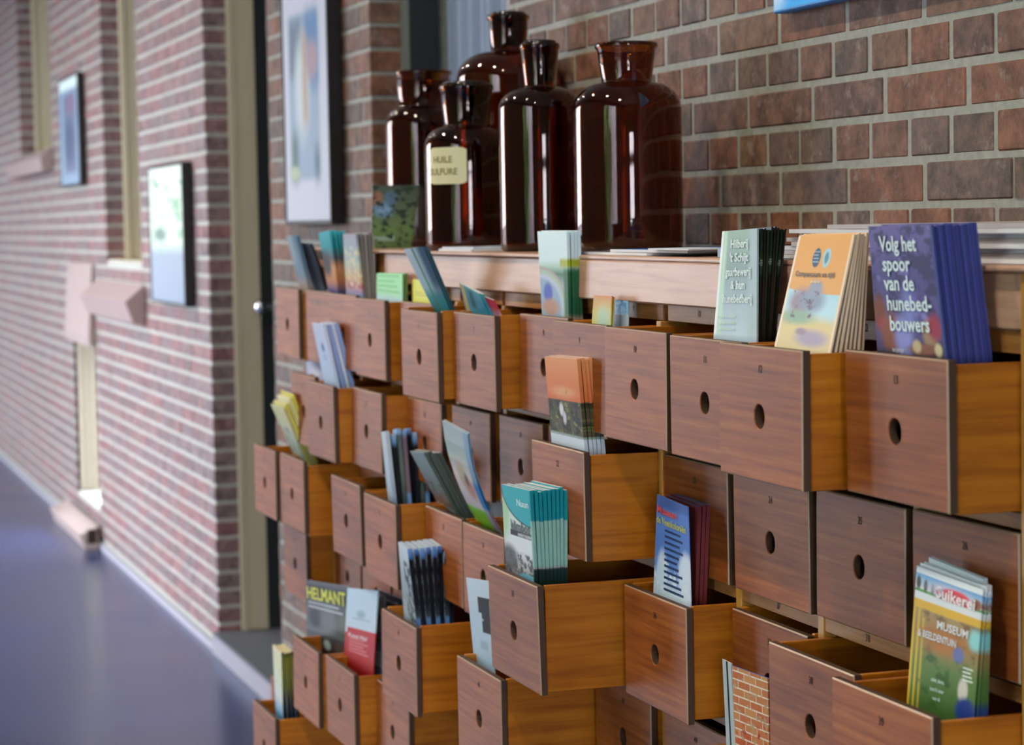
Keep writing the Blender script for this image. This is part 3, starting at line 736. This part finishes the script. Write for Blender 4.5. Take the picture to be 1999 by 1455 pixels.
s11 = stack('leaflet', (1,13), (1695,442), (1818,439.5), (1713,689.5), (1848,698), 1906, 1936, 18, art('purple_cover', [(0,'4a4468'),(.3,'5a5490'),(.6,'52508a'),(1,'6a62a0')],
      [('n',0,.25,1,1,'3c3a66',4,.52),('n',0,.1,1,1,'7f7cc0',3,.62),('e',.08,.32,.1,.14,'7a4630',.4),('e',.13,.23,.07,.05,'a83a4a',.5),('e',.25,.16,.16,.16,'8a5540',.35),('l',.06,.1,'3a3038',.04),('e',.42,.14,.13,.16,'8f96d8',.5),('r',.45,.2,.62,.5,'8088cc',.09),
       ('e',.80,.17,.10,.11,'a08468',.35),('e',.88,.22,.09,.10,'9c3a4c',.4),('e',.7,.05,.22,.045,'8a5c4c',.4),('e',.9,.05,.05,.05,'d0c8a0',.4),('e',.6,.07,.06,.05,'c8b890',.4),('r',.97,-.5,1,1.3,'3a4a86',.01)], .25),
      'purple brochure with white lettering Volg het spoor, front of the thick stack', 'purple brochure behind the front one in the thick stack', 'purple brochures', d0=.01,
      side=[P('indigo_side','3a4488',.35), P('indigo_side_b','303a78',.35), P('indigo_side_c','46509a',.35)])
for tx, u, v, f in (('Volg het', .46, .855, .58), ('spoor', .41, .70, .43), ('van de', .43, .55, .46), ('hunebed-', .55, .395, .66), ('bouwers', .53, .235, .58)):
    letter(s11[0], tx, u, v, .165, 'd4eaee', fw=f)
letter(s11[0], 'het jachtige', .33, .035, .05, 'c8ccdc', .8, .4)

# --- second row
stack('leaflet', (2,3), (591,611), (622,622), (597,700), (640,735), 626, 644, 1, art('pale_sheet', 'd0d8ee', [('r',.3,.0,1,.3,'4a4878',.2)]), 'pale lilac sheet behind the white leaflets in the second row', '', None, d0=.06)
s12 = stack('leaflet', (2,3), (609,630), (630,633), (633,750), (658,760), 661, 695, 4, art('white_logo', [(0,'bcd4f0'),(1,'cfdef6')], [('e',.55,.62,.12,.07,'5f7fae',.3),('h',.4,.4,.75,.5,'9ab0d0',2)]),
      'white leaflet with small blue emblem leaning left in the second row, foremost', 'white leaflet with shaded edge behind the foremost leaning one', 'leaning white leaflets', d0=.02, mats2=[P('blue_shade','8aa6dc'), P('white_sheet','c4d6f2')])
s18 = stack('leaflet', (2,9), (1063,696), (1126,701), (1077,866), (1142,883), 1163, 1182, 5, art('forest_card', [(0,'cfe0ee'),(.14,'d0e0ee'),(.15,'5a5640'),(.52,'4a4432'),(.53,'d07040'),(.75,'d8824e'),(1,'e09a64')],
      [('n',0,.16,1,.52,'2c3020',4,.5),('n',0,.16,1,.52,'7f8a50',6,.6),('e',.4,.42,.06,.07,'d8dce0',.4),('e',.48,.33,.05,.07,'c8ccd4',.4),('r',0,.13,1,.155,'8fa8a0',.01),('e',.5,.62,.35,.06,'e0a070',.6)], .28),
      'orange topped leaflet with dark forest photo, front of its stack', 'orange topped leaflet behind the forest photo one', 'forest photo leaflets', d0=.012)
letter(s18[0], 'KOFFIE', .5, .62, .08, 'e4b48c', .8, .7)

# --- third row
s13 = stack('leaflet', (3,2), (528,789), (551,797), (576,894), (595,903), 574, 620, 6, art('pale_yellow', [(0,'a8bca8'),(.3,'c4d4bc'),(.6,'e8ecc4'),(1,'fbf8b8')], [('n',0,0,.7,.6,'8aa0a0',5,.55)]),
      'pale yellow leaflet leaning out of the far end drawer, foremost of six', 'yellow leaflet fanned behind the foremost pale one', 'leaning yellow leaflets', d0=.035, drop=-.035, mats2=[P('yellow_a','f8f284'), P('yellow_b','f0e858'), P('yellow_c','f8f6bc')])
stack('leaflet', (3,5), (744,844), (752,842), (758,980), (768,988), 846, 848, 9, art('stripe_a', [(0,'9fbadc'),(.1,'b0c8dc'),(1,'c4d4de')]),
      'light blue edged leaflet at the front of the dark mixed stack', 'dark leaflet with blue tip in the mixed stack', 'dark mixed leaflets', d0=.03, fill=.85, rough=3,
      mats2=[art('stripe_b', [(0,'20262c'),(.8,'1c2226'),(.9,'6fa0d0'),(1,'9fc0dc')]), art('stripe_c', [(0,'4a5a58'),(.5,'6a7a72'),(.9,'5a6e74'),(.95,'8fb8e0')]), art('stripe_d', [(0,'7fb0e8'),(.14,'7fb0e8'),(.18,'86787f'),(.9,'7a6c80'),(1,'7fb0e8')]), art('stripe_e', [(0,'10141a'),(.9,'14181e'),(1,'78aee8')])])
s15 = stack('leaflet', (3,6), (800,881), (826,884), (858,990), (895,1012), 862, 926, 4, art('grey_green_card', [(0,'5a6a4c'),(.1,'b8ccd4'),(.14,'8a6a54'),(.4,'8a9a98'),(1,'a8bcc0')], [('n',0,.1,1,.5,'7a5a48',4,.55)]),
      'grey green leaflet leaning left in the third row, foremost', 'grey green leaflet behind the foremost leaning one', 'leaning grey green leaflets', d0=.03, mats2=[P('grey_green_a','8ea6a2'), P('grey_green_b','a0b6b0')], side=[P('dark_green_side','4a5a54')])
stack('leaflet', (3,7), (946,878), (1030,888), (960,1028), (1030,1036), 1032, 1032, 1, art('silver_card', [(0,'a8b0bc'),(.6,'aab4be'),(1,'c0c8d0')], [('e',.5,.55,.28,.22,'6f9498',.12),('e',.5,.55,.2,.15,'93b0b4',.2)], .15),
      'silvery grey card with a round emblem behind the curved folder', '', None, d0=.075)
s16 = stack('leaflet', (3,7), (863,821), (912,848), (936,1027), (978,1044), 916, 982, 2, art('folder_print', [(0,'8fd040'),(.2,'7fc830'),(.235,'e0d4dc'),(.5,'e4dcd4'),(.75,'a8bcb8'),(1,'9fb4bc')],
      [('e',.4,.55,.18,.14,'c4b8a0',.5),('e',.6,.42,.2,.1,'c8a090',.5),('e',.55,.5,.08,.06,'7f6a64',.5),('r',.82,.25,1,1,'7fa4c0',.06),('r',.8,.22,1,.5,'2f84c8',.05),('r',.8,.0,1,.21,'a89cac',.05)], .2),
      'curved folder with lime green foot, bent out over its drawer', 'inner page of the curved folder with lime green foot', 'curved folder pages', d0=.02, bow=.012, seg=6, back=P('steel_page','9fb2c4'))
s17 = stack('leaflet', (3,9), (979,945.5), (1034,958.5), (988,1123), (1045,1146), 1109, 1108, 9, art('teal_cover', [(0,'8f9498'),(.2,'b8bcc0'),(.33,'d8e2e8'),(.6,'d4e8e8'),(1,'cfe4e0')],
      [('e',.0,.72,.25,.3,'a8d0a8',.4),('e',1.02,1.0,1.05,.40,'124a46',.02),('e',1.04,1.015,1.05,.40,'1fa8b4',.02),('r',.24,.475,.98,.535,'141414',.006),('r',.5,.482,1,.515,'b0b4b8',.01),('e',.15,.22,.3,.14,'5a5f60',.4),('n',0,0,1,.3,'4f5254',6,.5),('e',.78,.05,.32,.05,'6fb4cc',.2),
       ('r',.96,.68,1,1.2,'17909c',.01),('r',.96,.2,1,.68,'8cc0b4',.01),('r',.96,-.5,1,.18,'1c3430',.02)], .25),
      'teal and white leaflet with black title band, front of its stack', 'teal and white leaflet behind the black banded one', 'teal and white leaflets', d0=.01, rough=1.5)
letter(s17[0], 'klimbos', .62, .585, .15, '2a3a38', fw=.66)
letter(s17[0], 'Nuun', .74, .84, .10, 'd0f0f0', fw=.40)
letter(s17[0], 'avontuur', .74, .497, .03, '303436', .8, .4)
s19 = stack('booklet', (3,10), (1283,965), (1343,990), (1275,1166), (1349,1198), 1345, 1352, 1, art('sky_cover', [(0,'c8dcee'),(.14,'bcd4ec'),(.3,'5f8ad0'),(.6,'4f7cc8'),(1,'5a80cc')],
      [('e',.22,.22,.16,.26,'c4dcf0',.25),('e',.9,.3,.22,.24,'cadff2',.25),('e',.6,.02,.5,.12,'c8dff0',.3),('n',0,0,1,.4,'d4e6f4',4,.56),('h',.28,.08,.85,.70,'27406c',11)], .28),
      'blue sky booklet cover with red and yellow title and clouds', '', None, d0=.012)
letter(s19[0], 'Museum', .36, .865, .10, 'd0504c', fw=.62)
letter(s19[0], 'de Veenkoloniën', .49, .765, .095, 'b4c060', fw=.90)
stack('booklet', (3,10), (1300,968), (1363,990), (1299,1180), (1356,1198), 1387, 1378, 3, art('maroon_book', [(0,'8a3a3c'),(.4,'7c3c40'),(1,'6c3034')], [], .4),
      'foremost maroon booklet standing right behind the blue sky cover', 'maroon booklet behind the sky cover', 'maroon booklets', d0=.03, top=P('blue_top','6a84bc'))
s20 = stack('brochure', (3,13), (1790,1104), (1919,1152), (1770,1368), (1900,1408), 1937, 1931, 7, art('museum_cover', [(0,'4a7038'),(.3,'5f8044'),(.42,'8a8450'),(.55,'a8824e'),(.7,'a89468'),(.705,'dcb43c'),(.765,'dcb43c'),(.77,'dfe8ec'),(.82,'dfe8ec'),(.822,'4f9a4c'),(.84,'6aa860'),(.845,'d4dcd8'),(.93,'7fb4dc'),(.955,'6aa4d8'),(.957,'e0ecf0'),(1,'e0ecf0')],
      [('e',.05,.885,.035,.05,'3a4a40',.4),('e',.16,.875,.03,.045,'3f4f44',.4),('e',.27,.868,.025,.04,'4a564c',.4),('e',.55,.88,.3,.05,'c8c8e4',.6),('r',.42,.823,.82,.845,'d84a50',.008),('e',.62,.88,.2,.04,'d84850',.25),('e',.93,.87,.07,.04,'8a5a48',.3),
       ('r',0,-.5,.035,.70,'d8b83c',.01),('r',.075,-.5,.11,.70,'d0b440',.01),('r',.15,-.5,.18,.70,'c8b04a',.015),('n',.15,.4,1,.7,'7a6438',5,.55),('e',.5,.52,.3,.1,'b07840',.5),('e',.72,.45,.08,.06,'6a7ab0',.3),('e',.95,.6,.1,.08,'8fd4d4',.4),('n',.15,.0,.9,.4,'3c6430',4,.55),
       ('e',.82,.2,.07,.09,'d0d0c4',.3),('e',.87,.05,.14,.10,'27408a',.3),('h',.80,.26,.96,.38,'d8e8dc',4)], .2),
      'museum brochure with red title De Suikerei, front of stack at right', 'museum brochure behind the front one with red title', 'museum brochures', d0=.03, rough=2)
letter(s20[0], 'Suikerei', .63, .862, .12, 'f4ecec', fw=.58)
letter(s20[0], 'de', .36, .87, .06, 'd84850', .7)
letter(s20[0], 'MUSEUM', .62, .625, .085, 'e8ecec', fw=.46)
letter(s20[0], '& BEELDENTUIN', .40, .525, .075, 'dfe8ec', fw=.58)
for v, tx in ((.215, 'suiker, dieren,'), (.145, 'kunst & natuur'), (.08, 'voor elk')): letter(s20[0], tx, .46, v, .042, 'c4dcd4', .8, .42)
stack('leaflet', (3,13), (1813,1088), (1920,1131), (1812,1368), (1915,1408), 1928, 1925, 2, art('white_card', 'd8e8ee'), 'plain white card rising behind the museum brochures', 'second white card behind the museum brochures', 'white cards', d0=.065)

# --- fourth row and below
s24 = stack('booklet', (4,6), (777,1058), (795,1072), (789,1206), (815,1230), 889, 886, 8, art('white_blue', [(0,'b8ccd8'),(.3,'8c9aa0'),(.6,'a0b0bc'),(1,'c8d8e4')], [('n',.4,0,1,.8,'3a4448',5,.5)]),
      'black spined booklet with mottled white front, foremost of eight', 'black spined booklet with blue tips behind the foremost', 'black spined booklets', d0=.02, fill=.95, rough=1.6, top=P('pale_blue_pages','b4cde0'),
      side=[art('spine_a', [(0,'5f90cc'),(.12,'5f90cc'),(.16,'3a4650'),(.3,'1a2028'),(.85,'10131c'),(.9,'4a7cc4'),(1,'6a9cdc')]), art('spine_b', [(0,'20304a'),(.15,'141a26'),(.9,'0c0e14'),(.95,'3a68b0'),(1,'5f90d4')])])
s25 = stack('leaflet', (4,8), (910,1128), (956,1135), (926,1294), (966,1311), 958, 968, 1, art('white_black_block', [(0,'a8c8dc'),(1,'c8dce8')], [('r',.42,.62,1,.8,'0c0c0c',.008),('r',.55,.40,1,.66,'0e0e0e',.008),('r',.92,.42,1,.78,'7fa848',.02),('r',.4,.2,.75,.3,'a0b8c8',.02)], .3),
      'white leaflet with black block behind the large open drawer', '', None, d0=.02)
letter(s25[0], 'hus', .62, .55, .05, 'd8e0e0', .8, .2)
s21 = stack('booklet', (4,11), (1429,1300), (1498,1324.5), (1437,1500), (1503,1530), 1503, 1508, 2, art('brick_print', [(0,'b85a34'),(.3,'c0683c'),(.6,'c08a54'),(1,'c8b078')], [('b',4.5,'b4502c','c89058','e0dccc'),('n',0,0,1,.5,'a8401c',5,.6),('n',0,.3,1,1,'b09a74',6,.6)], .4),
      'booklet with brick wall print standing low among the drawers', 'booklet behind the brick print one', 'brick print booklets', d0=.05, top=P('blue_pages','2f6fc0'))
stack('leaflet', (4,11), (1410,1287), (1427,1296), (1420,1500), (1438,1510), 1430, 1441, 1, art('white_strip', 'c4d8e0', [('r',.42,0,.6,1,'1f2a2c',.03)]), 'narrow white and black leaflet left of the brick print booklet', '', None, d0=.07)
s22 = stack('booklet', (5,3), (598,1133), (681,1146), (602,1262), (690,1300), 684, 694, 2, art('painter_cover', [(0,'15181a'),(.25,'3a4042'),(.3,'5a6468'),(.36,'4a5254'),(.6,'3c4446'),(.78,'343a3c'),(.92,'20262c'),(1,'4a545c')],
      [('e',.2,.48,.12,.14,'14181c',.4),('e',.52,.48,.16,.2,'5f686a',.5),('e',.85,.46,.12,.16,'525c48',.5),('e',.45,.13,.08,.07,'9ab0ac',.4),('h',.05,.58,.9,.70,'a8b4bc',2),('e',.75,.1,.14,.12,'5a4a40',.6)], .2),
      'dark booklet with yellow title Helmant in a low far drawer', 'page block behind the dark booklet with yellow title', 'dark yellow titled booklets', d0=.03, top=P('blue_white_pages','a8bcd4'), bow=.002, seg=8, yl=1.097)
letter(s22[0], 'HELMANT', .5, .82, .24, 'd0d824', fw=.9, off=.0045)
s23 = stack('leaflet', (5,4), (678,1148), (737.5,1154), (671,1294), (728,1318), 740, 731, 1, art('white_red', [(0,'8f1418'),(.12,'a81c20'),(.49,'b42428'),(.495,'bcd4e4'),(1,'b4d2e6')], [('r',0,.42,.07,.495,'c4d4e0',.01),('e',.5,.68,.14,.05,'93b4c0',.5),('h',.2,.58,.85,.63,'9cb8c8',1),('h',.14,.16,.85,.36,'d07f80',5)], .3),
      'white leaflet with dark red lower half in a low drawer', '', None, d0=.02)
letter(s23[0], 'Kunst Nu!', .45, .395, .07, 'e8d8dc', fw=.62)
stack('leaflet', (5,4), (730,1158), (751,1165), (722,1312), (750,1326), 753, 752, 1, art('banded', [(0,'c8e0ea'),(.1,'5f90b8'),(.13,'cfe0e4'),(.3,'d0e0e0'),(.31,'93aed8'),(.4,'93aed8'),(.42,'5fae84'),(.47,'5fae84'),(.48,'b8a4cc'),(.54,'b8a4cc'),(.55,'d4e2e2'),(1,'d0e0e4')]),
      'white leaflet with lilac and green bands right of the red one', '', None, d0=.05)
stack('magazine', (5,5), (735,1150), (790,1172), (742,1290), (797,1320), 793, 800, 1, art('cream_page', [(0,'cfd4c0'),(.75,'d8dcc4'),(.78,'1c1410'),(1,'141010')], [('h',.05,.84,.8,.92,'8a8a90',1)]), 'cream and black magazine hidden behind the black spined booklets', '', None, d0=.05)
s26 = stack('booklet', (6,2), (532,1259), (549,1275), (538,1388), (553,1406), 572, 588, 4, art('white_face', [(0,'6fb0dc'),(.12,'9cc0dc'),(.3,'d8e4e0'),(.7,'dce8c8'),(1,'e4e4c0')], [('n',0,.1,1,.9,'c8d890',4,.6)]),
      'white edged booklet with olive cover in the lowest far drawer', 'olive booklet behind the white edged one', 'olive booklets', d0=.02, side=[art('olive_side', [(0,'12160f'),(.3,'1c2012'),(.5,'6f7424'),(.9,'7f8430'),(1,'2c3414')])], top=P('cream_top','d8cca0'))
# ------------------------------------------------------------------ on top of the cabinet
def amber():
    t = NT('amber_glass'); m = t.out((.33, .085, .005), .02, .5)
    t.b.inputs['Transmission Weight'].default_value = 1.0; t.b.inputs['IOR'].default_value = 1.5
    return m
M_amber = amber()
M_stop = plain('dark_stopper', '16100c', .08, .6)
def bottle(label, px, py, y, pw, ptop, neck, stopper, necklen, loc_dy=0):
    """px = image column of the axis, pw = width and ptop = top row in the photograph"""
    p = onY(px, py, y); x = p[0]
    sc = FPX/(-(np.array([x, y, TOPZ])-O)@-_fw)
    rad = pw/2/sc; z0 = TOPZ+.0005
    h = onX(px, ptop, x)[2]-z0
    nb = h*(1-necklen); r0, r1 = neck
    sh = nb-rad*.50
    t = thing('glass_bottle', label, 'bottle', (x, y, z0), 'brown apothecary bottles')
    out = [(0, 0), (rad*.9, 0), (rad*.985, .004), (rad, .014)]
    out += [(rad, sh*k/4) for k in (1, 2, 3, 4)]
    for k in range(1, 8):
        a = math.pi/2*k/7; out.append((r0*rad*1.04+(rad-r0*rad*1.04)*math.cos(a), sh+(nb-sh)*(math.sin(a)*.92+.08*k/7)))
    out += [(r0*rad, nb+.004), (lerp(r0, r1, .5)*rad, lerp(nb, h, .5)), (r1*rad*.96, h-.012), (r1*rad*1.03, h-.008), (r1*rad*1.03, h-.002), (r1*rad, h)]
    w = .0035
    inn = [(max(r-w, 0), min(max(z, .006), h-.001)) for r, z in out[1:]]
    inn[-1] = (r1*rad-w, h); inn[-2] = (r1*rad-w, h-.004); inn[-3] = (r1*rad*.96-w, h-.008)
    b = MB(); b.lathe(out+list(reversed(inn))+[(0, .006)], 44)
    g = b.obj('glass_body', M_amber, t, smooth=True)
    if stopper:
        b = MB(); a = r0*rad-w-.0006; c = r1*rad-w-.0012
        b.lathe([(0, nb+.01), (a, nb+.01), (c*.98, h-.004), (c, h+.003), (c*.9, h+.006), (0, h+.006)], 32)
        b.obj('stopper', M_stop, t, smooth=True)
    return t, rad, h, x, y
bottle('amber glass bottle with wide red neck, nearest of the five', 1228, 470, 1.395, 212, 84, (.46, .56), False, .19)
bottle('slim amber bottle with dark stopper, second nearest', 1060, 470, 1.315, 166, 86, (.37, .46), True, .21)
bottle('tallest amber bottle with narrow dark neck rising behind the others', 1000, 470, 1.447, 205, 30, (.34, .39), True, .155)
bl_ = bottle('short amber bottle with cream paper label and dark stopper', 916, 470, 1.300, 168, 166, (.53, .61), True, .25)
bottle('wide mouthed amber bottle at the far left behind the green card', 833, 470, 1.415, 152, 139, (.65, .72), False, .205)
t, rad, h, bx, by = bl_
zl0, zl1 = onX(880, 361, bx)[2]-TOPZ, onX(880, 290, bx)[2]-TOPZ
b = MB(); n = 12; c0 = math.atan2(0-by, 0-bx)
for i in range(n+1):
    a = c0-1.02+1.0*i/n; ct = .0045 if i in (0, n) else (.001 if i in (1, n-1) else 0)
    for z in (zl0+ct, zl1-ct): b.v.append(((rad+.0008)*math.cos(a), (rad+.0008)*math.sin(a), z))
    if i: b.face((2*i-2, 2*i, 2*i+1, 2*i-1), 0, (((i-1)/n, 0), (i/n, 0), (i/n, 1), ((i-1)/n, 1)))
lb = b.obj('paper_label', plain('cream_label', 'd4d2a4', .6), t); lb['label'] = 'cream paper label with two dark lines of lettering'
for s, v in (('HUILE', .66), ('SULFURE', .33)):
    vs, fs = text_mesh(s); b = MB(); k = .017
    for x, y in vs:
        a = c0-.62+x*k*.95/rad; b.v.append(((rad+.0012)*math.cos(a), (rad+.0012)*math.sin(a), lerp(zl0, zl1, v)+y*k))
    for f in fs: b.face(f)
    b.obj('lettering', plain('label_ink_%d' % int(v*100), '7a7440', .6), t)

# green photo card standing on the cabinet
xc = -4.62
cbl, cbr, ctl, ctr = onX(724, 480, xc), onX(803, 482, xc), onX(727, 362, xc), onX(820, 362, xc)
cbl[2] = cbr[2] = TOPZ+.0006
b = MB(); o_ = (cbl+cbr)/2; e = np.array([-.0012, 0, 0])
V = [cbl-o_, cbr-o_, ctr-o_, ctl-o_]
b.v = [tuple(v) for v in V]+[tuple(v+e) for v in V]
b.face((0, 1, 2, 3), 0, ((0, 0), (1, 0), (1, 1), (0, 1))); b.face((7, 6, 5, 4), 1)
for i in range(4): b.face((i, i+4, (i+1) % 4+4, (i+1) % 4), 1)
tag(b.obj('photo_card', [art('green_photo', [(0,'6a8a5c'),(.3,'72925f'),(.6,'64785f'),(1,'526458')], [('r',-.1,.12,.55,.19,'9cc4b4',.02),('e',.25,.62,.2,.12,'7fa8c8',.5),('e',.1,.8,.12,.1,'a07864',.5),('e',.4,.8,.14,.1,'5f7f9a',.5),('n',0,0,1,1,'38463c',5,.55)], .3), M_paper], None, tuple(o_)),
    'dark green photo card standing at the far end of the cabinet top', 'card')

# papers lying on the cabinet top
def flat(name, label, x0, x1, y0, y1, z, th, mats, rot=0, group=None, cat='magazine', curl=0.0):
    b = MB(); w, d = x1-x0, y1-y0; n = 6
    for i in range(n+1):
        s = i/n; zz = curl*(s-.5)**2*4
        for y, dz in ((0, 0), (d, 0), (d, th), (0, th)): b.v.append((-w/2+w*s, y-d/2, dz+zz))
        if i:
            a, c = 4*i-4, 4*i; u0, u1 = (i-1)/n, s
            b.face((a+3, c+3, c+2, a+2), 0, ((u0, 0), (u1, 0), (u1, 1), (u0, 1))); b.face((a, a+1, c+1, c), 1)
            b.face((a, c, c+3, a+3), 1); b.face((a+1, a+2, c+2, c+1), 1)
    b.face((0, 3, 2, 1), 1); k = 4*n; b.face((k, k+1, k+2, k+3), 1)
    return tag(b.obj(name, mats, None, ((x0+x1)/2, (y0+y1)/2, z), False), label, cat, group) if not rot else tag(_rot(b.obj(name, mats, None, ((x0+x1)/2, (y0+y1)/2, z)), rot), label, cat, group)
def _rot(o, a): o.rotation_euler = (0, 0, a); return o
z = TOPZ+.0005
flat('magazine', 'pale blue magazine lying between the labelled bottle and the slim bottle', -4.06, -3.86, 1.205, 1.40, z, .004, [art('pale_blue_mag', 'b4c8dc', [('n',0,0,1,1,'6a7c90',3,.55)]), M_paper])
flat('magazine', 'grey magazine on top of the pale blue one beside the bottles', -4.045, -3.88, 1.21, 1.36, z+.0045, .003, [art('grey_mag', '7c8694', [('n',0,0,1,1,'d0dae4',3,.5)]), M_paper], .05)
flat('magazine', 'dark magazine with coloured cover lying right of the bottles', -3.36, -3.02, 1.205, 1.42, z, .004, [art('dark_mag', '4a4c58', [('n',0,0,1,1,'8a6a70',3,.55),('n',0,0,1,1,'c8d0d8',3,.6)]), M_paper])
flat('magazine', 'blue and red covered magazine lying on the dark one', -3.17, -2.90, 1.21, 1.44, z+.0045, .004, [art('blue_mag', '2f68b0', [('e',.8,.6,.3,.3,'a84a38',.3),('n',0,0,1,1,'4a5a58',3,.6)]), M_paper], .04)
flat('magazine', 'thin white leaflet lying flat at the front edge right of the bottles', -3.00, -2.86, 1.20, 1.27, z+.009, .002, [P('white_flat','d4dce4'), M_paper], .02)
flat('magazine', 'white magazine lying flat behind the orange leaflets', -2.78, -2.66, 1.21, 1.44, z, .013, [P('white_mag','c4ccd4'), P('blue_grey_edge','8a9cb4')])
news = [art('newsprint_%d' % i, c, [('n',0,0,1,1,'8c8680',3,.58)]) for i, c in enumerate(('c4bcb4','b4aca8','ccc8c4'))]
for i in range(8):
    flat('newspaper', 'folded newspaper in the pile behind the purple brochures, %s from the bottom' % ['first', *ORD[1:]][i] if i < 7 else 'topmost folded newspaper of the pile behind the purple brochures', -2.63+.012*i*(i%2)+.01*i, -1.93+.006*(i%3), 1.215+.006*(i%3), 1.50, z+.0052*i, .0048,
         [news[i % 3], (M_paper, P('grey_edge_%d' % i, 'a8a4a6'), P('white_edge_%d' % i, 'c8ccd4'))[i % 3]], 0, 'newspapers piled on the cabinet top', 'newspaper', .0006)
